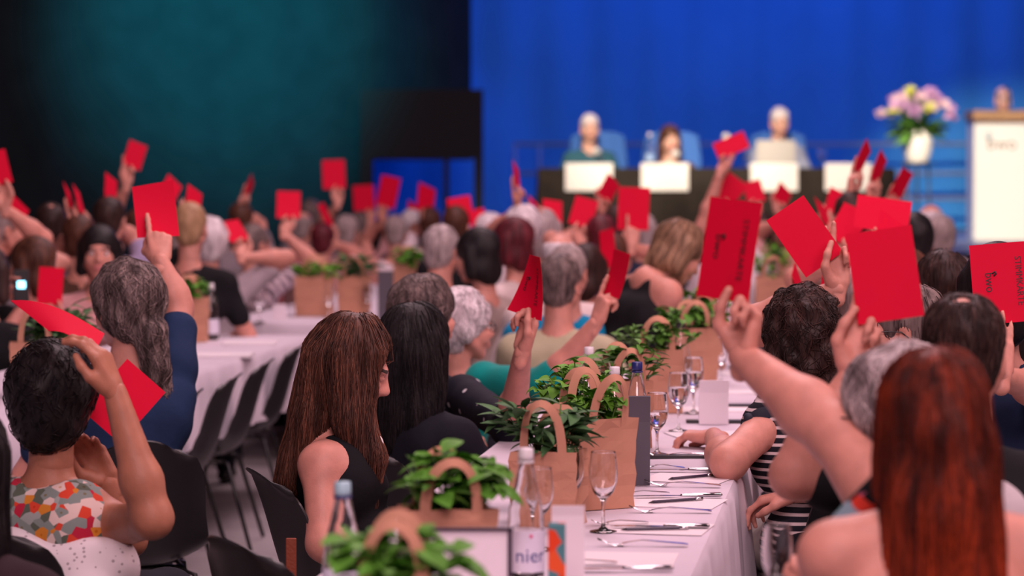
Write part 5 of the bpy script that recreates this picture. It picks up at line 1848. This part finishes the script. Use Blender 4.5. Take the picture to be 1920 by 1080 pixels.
def stage_person(key, label, px, py, d, hair, shirt, sleeve='long', stand=False, male=True, arms=None, skin='light', a=172, **kw):
    return person(key, label, px, py, d, a=a, hair=hair, shirt=shirt, sleeve=sleeve, stand=stand, male=male, arms=arms, skin=skin, q='far', floor=STZ, seat_h=.42, **kw)


stage_person('s1', 'person in a dark teal jumper and pale shirt, leftmost at the stage table', 1106, 240, DT + .95, ('short', 'white'), ('tealjumper', (.03, .10, .14)))
stage_person('s2', 'person in a brown jacket with a pale scarf at the stage table', 1257, 262, DT + .95, ('long', 'brown'), ('brownjacket', (.10, .05, .035)), male=False)
stage_person('s3', 'person in a grey-blue shirt behind the laptop on stage', 1462, 228, DT + .95, ('short', 'white'), ('greyblue', (.28, .30, .42)), hp=8)
stage_person('s4', 'person in a dark jacket speaking at the lectern', 1881, 186, DL + .62, ('bald', 'grey'), ('darkjacket', (.03, .04, .06)), stand=True, hp=6, sh=.02)

# a lit phone in the hand at the left edge
ph = P(40, 536, 11.95)
f34 = PEOPLE['f34']
pt = thing('mobile_phone', 'phone with a bright cyan screen near the left picture edge', 'phone', ph, YAW + .2)
G().box((0, 0, 0), (.070, .008, .14), None, 0, .003).build('case', CAPK, pt, smooth=False)
G().box((0, -.0045, .005), (.034, .0012, .030)).build('screen', mat('lit_screen', (.25, .75, 1.0), emit=5.0), pt, smooth=False)
# ------------------------------------------------------------------ paper bags with potted herbs
KRAFT = mat('kraft_paper', (0.52, 0.26, 0.17), 0.85, spec=.15, var=.07, vscale=7, bump=.18, bscale=16)
SOIL = mat('potting_soil', (.03, .018, .012), .95, bump=.5, bscale=90)
HERB = {
    'basil': (mat('basil_leaf', (.10, .30, .03), .6, spec=.25, var=.35, vscale=18), .062, .040, .55),
    'sage': (mat('sage_leaf', (.07, .17, .06), .65, spec=.2, var=.3, vscale=18), .082, .030, .35),
    'parsley': (mat('parsley_leaf', (.13, .36, .03), .6, spec=.25, var=.35, vscale=25), .036, .030, .7),
    'mint': (mat('mint_leaf', (.10, .27, .035), .6, spec=.25, var=.35, vscale=20), .052, .028, .45),
}
STEM = mat('herb_stem', (.10, .20, .04), .6)
LMESH = {}


def herb_leaf(kind, v):
    k = (kind, v)
    if k not in LMESH:
        m, L, Wd, b = HERB[kind]
        LMESH[k] = G().grid(leaf_geo(L * (1, .8, 1.15)[v], Wd * (1, .85, 1.1)[v], b * (1, .5, 1.5)[v], .28, 6)).mesh('leaf', m)
    return LMESH[k]


def bag(label, loc, rz, w, dp, h, kind, nleaf, spread, tall, seed, single=True, handles=True, lab2=None, lean=(0, 0)):
    """open kraft bag, w wide, dp deep, h tall, with two flat paper handles, and the potted herb that fills it"""
    r = np.random.default_rng(seed)
    b = thing('paper_bag', label, 'bag', loc, rz, 'kraft paper bags on the tables')
    hx, hy = w / 2, dp / 2
    nz = 9
    ring = [(-hx, -hy), (-hx * .5, -hy), (0, -hy), (hx * .5, -hy), (hx, -hy), (hx - .010, -hy * .35), (hx - .016, 0), (hx - .010, hy * .35), (hx, hy), (hx * .5, hy), (0, hy), (-hx * .5, hy), (-hx, hy), (-hx + .010, hy * .35), (-hx + .016, 0), (-hx + .010, -hy * .35)]
    ring = np.array(ring)
    N = len(ring)
    A = np.zeros((N + 1, nz, 3))
    for j in range(nz):
        t = j / (nz - 1)
        q = ring * (1 + .05 * t)
        bul = r.normal(0, .0022, (N, 2)) * (t > .08)
        q = q + bul
        low = np.clip(1 - t / .12, 0, 1)
        q[:, 0] = np.where(np.abs(ring[:, 1]) < hy * .9, np.sign(ring[:, 0]) * (np.abs(q[:, 0]) + .012 * low), q[:, 0])
        A[:N, j, :2] = q
        A[:N, j, 2] = t * h + r.normal(0, .0012, N) * (t > .9)
        A[N, j] = A[0, j]
    g = G()
    g.sheet(A[:, :], .0012)
    g.box((0, 0, .002), (w * .96, dp * .96, .003))
    g.build('bag_body', KRAFT, b, smooth=False)
    if handles:
        for sy in (-1, 1):
            t = np.linspace(0, math.pi, 15)
            hw = w * .30
            yy = sy * (hy - .002)
            lean_ = sy * r.uniform(.0, .045)
            hh = .105 + r.uniform(-.012, .012)
            pth = np.stack([-hw * np.cos(t), np.full(15, yy) + lean_ * np.sin(t), h - .035 + (hh + .035) * np.sin(t) ** .62], 1)
            wd = .0105
            Ah = np.zeros((15, 2, 3))
            tn = np.gradient(pth, axis=0)
            for i in range(15):
                rad_ = np.array([-tn[i][2], 0, tn[i][0]])
                rad_ = nrm(rad_) * (1 if rad_[2] <= 0 else -1)
                sd = nrm(nrm(rad_) * .8 - np.array([0, 1.0, 0]) * (.75 * math.sin(t[i])))
                sd = nrm(sd - tn[i] * (sd @ tn[i]) / max(tn[i] @ tn[i], 1e-9))
                Ah[i, 0], Ah[i, 1] = pth[i] - sd * wd, pth[i] + sd * wd
            G().sheet(Ah, .001).build('handle', KRAFT, b)
    p = thing('potted_herb', lab2 or ('herb in the ' + label.split(' ', 1)[1]), 'plant', (loc[0], loc[1], loc[2] + .006), rz, 'potted herbs in paper bags')
    ph_ = max(.07, h * .55)
    pr = min(hx, hy) * .86
    G().lathe([(0, 0), (pr * .72, 0), (pr, ph_), (pr * 1.05, ph_), (pr * 1.05, ph_ + .006), (pr * .95, ph_ + .006), (pr * .92, ph_ - .01), (0, ph_ - .01)], 20).build('pot', mat('terracotta_plastic', (.16, .05, .03), .5), p)
    G().lathe([(pr * .92, ph_ - .008), (pr * .5, ph_ - .003), (0, ph_)], 16).build('soil', SOIL, p)
    sg = G()
    ns = max(7, nleaf // 8)
    tips = []
    for i in range(ns):
        a = r.uniform(0, 6.283)
        rr = math.sqrt(r.uniform(0, 1))
        b0_ = np.array([pr * .7 * rr * math.cos(a), pr * .7 * rr * math.sin(a), ph_ - .006])
        tip = np.array([spread[0] * rr * math.cos(a) + lean[0], spread[1] * rr * math.sin(a) + lean[1], h + tall * (1 - .55 * rr * rr) * r.uniform(.72, 1.08)])
        mid = b0_ * .45 + tip * .55
        mid[:2] = b0_[:2] + (tip[:2] - b0_[:2]) * .35
        mid[2] = max(mid[2], h - .01)
        pth = np.array([b0_ * (1 - t) ** 2 + 2 * mid * t * (1 - t) + tip * t * t for t in np.linspace(0, 1, 7)])
        sg.tube(pth, .0017, 5)
        tips.append(pth)
    sg.build('stems', STEM, p)
    mass = G()
    for i in range(nleaf):
        pth = tips[i % ns]
        tt = 1 - .55 * r.uniform(0, 1) ** 1.3 if i >= ns else 1.0
        k = min(5, int(tt * 6))
        pos = pth[k] + (pth[k + 1] - pth[k]) * (tt * 6 - k)
        if pos[2] < h - .012:
            pos = pth[-1] - (0, 0, .01)
        a = r.uniform(0, 6.283)
        out = np.array([math.cos(a), math.sin(a), r.uniform(-.15, .75)])
        R = frame_to(out, r.uniform(-.5, .5))
        s_ = r.uniform(.7, 1.15)
        v = int(r.integers(0, 3))
        if single:
            o = link('leaf', herb_leaf(kind, v), p, pos)
            o.rotation_euler = Matrix(R.tolist()).to_euler()
            o.scale = (s_, s_, s_)
        else:
            m, L, Wd, bb = HERB[kind]
            mass.grid(leaf_geo(L * s_ * 1.1, Wd * s_ * 1.1, bb, .28, 5) @ R.T + pos)
    if not single:
        tag(mass.build('foliage', HERB[kind][0], p), kind='stuff')
    return b


def on_table(px, py):
    q = PZ(px, py, TZ + .0015)
    return q


RB = 0.10
bag('paper bag with bright basil nearest the bottom edge', on_table(742, 1290), RB, .16, .10, .17, 'basil', 120, (.12, .085), .085, 1)
bag('paper bag with tall basil behind the framed sheet', on_table(838, 1128), RB + .2, .17, .11, .185, 'basil', 170, (.115, .09), .10, 2)
bag('paper bag with dark sage behind the white-capped bottle', on_table(1030, 982), RB - .25, .155, .11, .175, 'sage', 130, (.14, .10), .11, 3, lean=(-.05, .02))
bag('tall creased paper bag right beside the nearest glass', on_table(1120, 950), RB + .5, .15, .11, .222, 'parsley', 150, (.085, .075), .065, 4)
bag('paper bag with feathery herbs left of the grey card', on_table(1090, 900), RB - .1, .15, .10, .20, 'parsley', 200, (.12, .09), .105, 5, lean=(-.01, 0))
bag('paper bag with pointed mint behind the blue-capped bottle', on_table(1168, 838), RB + .3, .15, .10, .20, 'mint', 140, (.13, .10), .12, 6)
bag('paper bag with a low basil behind the pair of glasses', on_table(1232, 772), RB, .17, .10, .215, 'mint', 130, (.14, .10), .095, 7)
bag('plain paper bag behind the white place card', on_table(1298, 722), RB + .15, .17, .11, .22, 'basil', 120, (.12, .10), .085, 8)
bag('paper bag farther back under the raised heavy hand', on_table(1322, 690), RB - .1, .16, .10, .21, 'basil', 120, (.13, .10), .11, 9, single=False)
bag('paper bag seen right of the big printed card', on_table(1448, 592), RB, .18, .11, .22, 'parsley', 160, (.12, .10), .17, 10, single=False)
bag('paper bag beside the long-haired navy polo person', on_table(66, 745), RB + .2, .17, .11, .20, 'sage', 200, (.10, .10), .12, 11, single=False, lean=(.11, .10))
bag('paper bag near the raised forearm at the left table', on_table(355, 640), RB, .17, .11, .21, 'basil', 110, (.11, .09), .08, 12, single=False)
bag('paper bag with a wide flat plant on the far left table', on_table(590, 592), RB, .20, .12, .22, 'parsley', 220, (.15, .11), .075, 13, single=False)
bag('second paper bag on the far left table, with a pale plant', on_table(664, 588), RB + .1, .18, .12, .21, 'sage', 150, (.12, .1), .10, 14, single=False)
bag('paper bag at the far end of the left tables', on_table(766, 556), RB, .18, .11, .21, 'basil', 150, (.10, .09), .09, 15, single=False)

# ------------------------------------------------------------------ bottles
LBL = mat('bottle_label_pale', (.70, .68, .80), .5)
LINK = mat('label_ink', (.05, .06, .25), .6)
bottle('tall clear bottle with white cap and pale label in front', on_table(986, 1102), CAPW, (.035, .118, LBL, [('nier', .040, .068)], LINK), .40, h=.272, r=.037)
G().ball((0, 0, 0), .004, 5, 0, (1, .3, 1)).build('label_emblem', mat('label_pink', (.7, .10, .25), .5), bpy.context.scene.objects['water_bottle.001'] if 'water_bottle.001' in bpy.data.objects else None, (-.0385 * math.sin(.0), -.0385, .108))
bottle('blue-capped bottle lowest in front of the long-haired person', on_table(643, 1175), mat('pale_cap', (.35, .55, .62), .4), (.04, .11, LBL, None, None), 0, h=.258, ring=CAPB)
bottle('bottle with a dark blue cap behind the grey card', on_table(1194, 868), CAPB, None, 0, h=.278)
bottle('white-capped bottle between herbs and dark-capped bottle', on_table(1152, 862), CAPW, None, 0, h=.258)
bottle('white-capped bottle half sunk behind the feathery herbs', on_table(1104, 812), CAPW, None, 0, h=.262)
bottle('dark-capped bottle before the far herb bags', on_table(1276, 738), CAPK, None, 0, h=.262)
bottle('pale bottle on the left table beside the bag', on_table(396, 637), CAPW, (.03, .10, LBL, None, None), 0, h=.262)
bottle('small dark-capped bottle near the navy polo person', on_table(72, 712), CAPK, None, 0, h=.262)
bottle('bottle with a dark blue label on the far left table', on_table(588, 590), CAPW, (.03, .10, mat('bottle_label_navy', (.03, .05, .16), .5), None, None), 0, h=.262)

# ------------------------------------------------------------------ glasses
water_glass('empty stemmed glass nearest the cutlery', on_table(1131, 997), h=.185, r=.033, n=40)
water_glass('stemmed glass between the bag and the nearest glass', on_table(1068, 985), h=.185, r=.034, n=36)
water_glass('stemmed glass close to the front bottle', on_table(1010, 1030), h=.18, r=.033, n=36)
water_glass('stemmed glass before the grey standing card', on_table(1194, 890), h=.185, r=.032, n=36)
water_glass('half-filled glass right of the grey card', on_table(1232, 852), h=.18, r=.033, water=.045, n=36)
water_glass('fullest glass of water on the near table', on_table(1272, 808), h=.185, r=.034, water=.060, n=36)
water_glass('glass of water standing behind the fullest glass', on_table(1300, 775), h=.19, r=.034, water=.060)
water_glass('glass beside the white place card', on_table(1352, 718), h=.18, r=.030)
water_glass('glass behind the white place card, to the right', on_table(1378, 690), h=.18, r=.031)
water_glass('glass farther up the near table beneath the heavy forearm', on_table(1395, 668), h=.18, r=.031)
water_glass('glass far up the near table by the printed card', on_table(1372, 640), h=.18, r=.031)
water_glass('glass at the front edge of the far left table', on_table(487, 605), h=.18, r=.032)
water_glass('glass between the two bags on the far left table', on_table(617, 597), h=.18, r=.032)
water_glass('glass right of the bags on the far left table', on_table(690, 590), h=.18, r=.032)
water_glass('glass near the front-left red card', on_table(92, 775), h=.18, r=.031)
hg_ = P(1457, 1092, 4.98)
water_glass('glass held low by the person in the halter dress', hg_ - np.array([0, 0, .085]), h=.19, r=.0275, n=36)

# ------------------------------------------------------------------ cutlery, pencils, papers
STEEL = mat('polished_steel', (.62, .60, .62), .12, 1.0)
PENCIL = mat('pencil_paint', (.022, .012, .035), .3)
FERR = mat('pencil_ferrule', (.6, .58, .6), .25, 1.0)


def strip(pts, widths, th, m=0, g=None):
    pts = np.asarray(pts, float)
    A = np.zeros((len(pts), 2, 3))
    A[:, 0] = pts - np.array([0, 1, 0]) * np.asarray(widths)[:, None] / 2
    A[:, 1] = pts + np.array([0, 1, 0]) * np.asarray(widths)[:, None] / 2
    g = g or G()
    return g.sheet(A, th, m)


def fork(label, loc, rz, L=.20, group='forks beside the place settings'):
    """along local X: handle end at +X, tines at -X"""
    f = thing('fork', label, 'fork', loc, rz, group)
    k = L / .20
    x = np.array([.10, .09, .06, .0, -.03, -.045]) * k
    strip(np.stack([x, 0 * x, np.array([.004, .0055, .008, .013, .009, .005]) * k], 1), np.array([.012, .019, .015, .006, .007, .020]) * k, .0022).build('handle', STEEL, f)
    tg = G()
    for i in range(4):
        yy = (i - 1.5) * .0062 * k
        xs = np.array([-.042, -.06, -.078, -.10]) * k
        tg.tube(np.stack([xs, np.full(4, yy), np.array([.004, .002, .007, .017]) * k], 1), [.0022 * k, .0019 * k, .0016 * k, .0009 * k], 6)
    tg.build('tines', STEEL, f)


def knife(label, loc, rz, group='knives beside the place settings'):
    f = thing('knife', label, 'knife', loc, rz, group)
    x = np.array([.115, .110, .06, .012, .008])
    g = G().tube(np.stack([x, 0 * x, np.full(5, .0062)], 1), [.003, .0088, .0082, .0055, .004], 10, flat=.66)
    g.build('handle', STEEL, f)
    x = np.array([.010, -.02, -.07, -.10, -.115])
    strip(np.stack([x, 0 * x - .001, np.full(5, .0045)], 1), [.012, .019, .020, .014, .003], .0015).build('blade', STEEL, f)


def pencil(label, loc, rz):
    f = thing('pencil', label, 'pencil', loc, rz, 'dark pencils on the tablecloth')
    a, z0 = .078, .0045
    G().tube([(-.068, 0, z0), (a - .022, 0, z0)], .0040, 6, caps=True).build('shaft', PENCIL, f, smooth=False)
    G().tube([(-.082, 0, z0 - .002), (-.068, 0, z0)], [.0006, .0040], 6).build('point', mat('pencil_point', (.02, .015, .02), .5), f)
    G().tube([(a - .022, 0, z0), (a, 0, z0)], .0042, 10).build('ferrule', FERR, f)


def sheet_thing(name, label, cat, loc, w, d, rz, m, th=.0012, group=None):
    return tag(_rot(G().box((0, 0, th / 2), (w, d, th), None, 0, 0).build(name, m, None, loc, smooth=False), rz), label, cat, group)


def _rot(o, rz):
    o.rotation_euler = (0, 0, rz)
    return o


NAPK = mat('paper_napkin', (.78, .70, .74), .9)


def pxline(x0, y0, x1, y1, dz=0.0):
    """centre and direction on the table top of a thing seen from x0,y0 to x1,y1"""
    a, b = PZ(x0, y0, TZ + .0015 + dz), PZ(x1, y1, TZ + .0015 + dz)
    return (a + b) / 2, math.atan2(b[1] - a[1], b[0] - a[0]), np.linalg.norm(b - a)


names = ['nearest', 'second', 'third', 'fourth', 'fifth']
napk = [((1050, 1020), (1270, 1024)), ((1130, 962), (1330, 968)), ((1180, 914), (1352, 920)), ((1215, 868), (1368, 874))]
for i, ((x0, y0), (x1, y1)) in enumerate(napk):
    c, rz, L = pxline(x0, y0 + 26, x1, y1 + 26)
    sheet_thing('paper_napkin', 'flat white napkin under the %s knife' % names[i], 'napkin', c, L * .98, .20, rz, NAPK, group='paper napkins under the knives')
for i, (x0, y0, x1, y1) in enumerate(((1052, 1071, 1268, 1070), (1150, 990, 1325, 991), (1190, 934, 1350, 932), (1200, 884, 1369, 884), (1240, 855, 1330, 856))):
    c, rz, L = pxline(x0, y0, x1, y1, .0014)
    knife('%s knife, counted from the bottom edge' % names[i], c, rz)
for i, (x0, y0, x1, y1) in enumerate(((1118, 1024, 1292, 1025), (1178, 961, 1335, 962), (1208, 911, 1352, 914), (1232, 858, 1320, 858))):
    c, rz, L = pxline(x0, y0, x1, y1)
    fork('%s long fork, counted from the bottom edge' % names[i], c, rz)
for i, (x0, y0, x1, y1) in enumerate(((1068, 1058, 1128, 1058), (1138, 983, 1186, 983), (1190, 927, 1222, 927), (1222, 876, 1262, 879))):
    c, rz, L = pxline(x0, y0, x1, y1, .0014)
    fork('%s short dessert fork, counted from the bottom edge' % names[i], c, rz + .12, .135, 'dessert forks above the place settings')
for i, (x0, y0, x1, y1) in enumerate(((1156, 996, 1302, 993), (1203, 946, 1332, 937), (1252, 901, 1340, 893))):
    c, rz, L = pxline(x0, y0, x1, y1, .0016)
    pencil('%s dark pencil, counted from the bottom edge' % names[i], c, rz)
FOLD = mat('black_folder', (.015, .014, .016), .5)
for i, (px, py, w_, lb) in enumerate(((1350, 792, .22, 'black folder lying beside the striped elbow'), (1262, 858, .20, 'thin dark folder lying right of the half-filled glass'), (1390, 762, .2, 'dark folder lying behind the striped elbow'))):
    sheet_thing('document_folder', lb, 'folder', PZ(px, py, TZ + .0015), w_, .05, .12, FOLD, .008, 'dark folders on the near table')
for i, (px, py, lb) in enumerate(((1345, 768, 'white paper sheet behind the bare elbow'), (1390, 735, 'white paper sheet beside the place card'), (1408, 700, 'white paper sheet farther up the near table'), (1330, 815, 'white paper sheet left of the bare elbow'))):
    sheet_thing('paper_sheet', lb, 'paper', PZ(px, py, TZ + .001), .25, .17, .1 + .08 * i, mat('paper_white', (.8, .74, .78), .8), .002, 'loose paper sheets on the near table')
for i, (px, py, w_, lb) in enumerate(((420, 668, .25, 'white folded sheet on the left table edge'), (470, 645, .25, 'white folded sheet farther along the left table'))):
    sheet_thing('paper_sheet', lb, 'paper', PZ(px, py, TZ + .0015), w_, .18, .1, MATS['paper_white'], .012, 'white sheets on the left table')

# cards and frames standing on the near table
CARDW = mat('white_cardboard', (.80, .72, .77), .7)


def standing(name, label, cat, x0, y0, x1, y1, d, m, th=.003, tilt=0.0, frame=None, group=None):
    """a stiff card whose front spans the given frame, standing on the table"""
    a, b = P(x0, y0, d), P(x1, y1, d)
    w_ = np.linalg.norm((b - a)[:2])
    h_ = a[2] - (TZ + .002)
    c = (a + b) / 2
    t = thing(name, label, cat, (c[0], c[1], TZ + .002), YAW, group)
    o = G().box((0, 0, h_ / 2), (w_, th, h_), None, 0, 0).build('front_panel', m, t, smooth=False)
    o.rotation_euler = (tilt, 0, 0)
    return t, w_, h_


GREYC = mat('slate_card', (.085, .075, .095), .6)
t, w_, h_ = standing('menu_card', 'dark slate-grey menu card standing behind a glass', 'menu card', 1177, 742, 1219, 742, 7.25, GREYC)
G().box((0, .03, h_ / 2), (w_, .003, h_ * .98)).build('back_panel', GREYC, t, smooth=False).rotation_euler = (.18, 0, 0)
t, w_, h_ = standing('framed_sheet', 'white sheet in a thin dark frame standing in front', 'framed sheet', 800, 992, 956, 992, 5.05, CARDW)
FRM = mat('dark_frame', (.035, .016, .035), .4)
for nm, c, s_ in (('frame_edge', (0, -.002, h_), (w_ + .012, .010, .006)), ('frame_edge', (w_ / 2, -.002, h_ / 2), (.008, .010, h_)), ('frame_edge', (-w_ / 2, -.002, h_ / 2), (.008, .010, h_)), ('frame_edge', (0, -.002, .003), (w_, .010, .006))):
    G().box(c, s_).build(nm, FRM, t, smooth=False)
G().box((0, .035, h_ * .4), (.03, .07, .004)).build('easel_foot', FRM, t, smooth=False)
t, w_, h_ = standing('tent_card', 'white folded tent card left of the nearest fork', 'tent card', 1034, 952, 1096, 952, 5.35, CARDW)
G().box((0, .04, h_ / 2), (w_, .002, h_)).build('back_panel', CARDW, t, smooth=False).rotation_euler = (.25, 0, 0)
t, w_, h_ = standing('printed_box', 'small box with orange and teal print beside the front bottle', 'box', 1028, 982, 1060, 982, 5.12, pattern_mat('print_orange', 'print'), th=.04)
t, w_, h_ = standing('place_card', 'white place card standing before the plain bag', 'place card', 1311, 714, 1366, 714, 8.95, CARDW)
G().box((0, .03, h_ / 2), (w_, .002, h_)).build('back_panel', CARDW, t, smooth=False).rotation_euler = (.3, 0, 0)
t, w_, h_ = standing('menu_card', 'slate-grey card standing at the right end of the far left table', 'menu card', 708, 508, 738, 508, 14.9, GREYC)
t, w_, h_ = standing('place_card', 'pale card standing at the front of the far left table', 'place card', 512, 570, 536, 570, 15.0, CARDW)

# chairs under the near sitters
for k_, lb in (('girl', 'black shell chair with the leather strap, under the long-haired person'), ('striped', 'black shell chair under the person in the striped top'), ('redhead', 'black shell chair under the person in the halter dress'), ('heavyarm', 'black shell chair under the person in pale grey'), ('blackshirt', 'black shell chair under the person in the black T-shirt'),
               ('ponytail', 'black shell chair under the person in the navy polo'), ('blackhair', 'black shell chair under the person in the plain black blouse'), ('navyprint', 'black shell chair under the person in the printed navy blouse'), ('frontleft', 'black shell chair under the person in the floral dress'), ('cornerback', 'black shell chair under the person in the lower left corner')):
    q_ = PEOPLE[k_]
    chair(lb, q_['HC'][0], q_['HC'][1], q_['psi'])
# leather strap hanging on the second chair
sp_ = P(546, 1085, 6.75)
st = thing('leather_strap', 'red-brown leather bag strap hanging on the front chair', 'bag strap', sp_ - np.array([0, 0, .16]), YAW)
LEATH = mat('red_leather', (.22, .045, .02), .45, bump=.15, bscale=120)
G().box((0, 0, .13), (.026, .006, .26), None, 0, .002).build('strap', LEATH, st, smooth=False)
G().ball((0, -.005, .17), .007, 6).build('stud', mat('brass_stud', (.4, .28, .12), .3, 1.0), st)
# ties and jewellery
q_ = PEOPLE['girl']
eg = G()
tt = np.linspace(0, 2 * math.pi, 25)
ec = P(702, 833, 7.35) - q_['base']
eg.tube(np.stack([ec[0] + .022 * np.cos(tt) * R0[0], ec[1] + .022 * np.cos(tt) * R0[1], ec[2] + .026 * np.sin(tt)], 1), .003, 6, 0, False)
eg.build('hoop_earring', mat('pearl_white', (.85, .8, .8), .3), q_['root'])
q_ = PEOPLE['pearl']
G().ball(P(1708, 651, 7.2) - q_['base'], .0065, 7).build('pearl_earring', MATS['pearl_white'], q_['root'])
q_ = PEOPLE['striped']
bw = G()
NAVYR = mat('navy_ribbon', (.012, .018, .035), .7)
kx = P(1402, 782, 7.60)
up_, rt_ = UP, R0
for (dx, dz, L, ang) in ((-.004, 0, .105, -112), (.0, .0, .07, 12), (.0, .0, .055, -60)):
    a_ = math.radians(ang)
    dd = rt_ * math.cos(a_) + up_ * math.sin(a_)
    sd = np.cross(dd, F0)
    n_ = 9
    A = np.zeros((n_, 3, 3))
    for i in range(n_):
        s_ = i / (n_ - 1)
        wv = .008 + .013 * math.sin(s_ * math.pi * .85) if ang != -112 else .007 + .010 * math.sin(s_ * math.pi * .75)
        c_ = kx + dd * L * s_ - F0 * (.012 + .010 * math.sin(s_ * 3))
        for j in range(3):
            A[i, j] = c_ + sd * wv * (j - 1) - F0 * .004 * (j == 1)
    bw.sheet(A - q_['base'], .004)
bw.ball(kx - F0 * .018 - q_['base'], .014, 6)
bw.build('sleeve_bow', NAVYR, q_['root'])
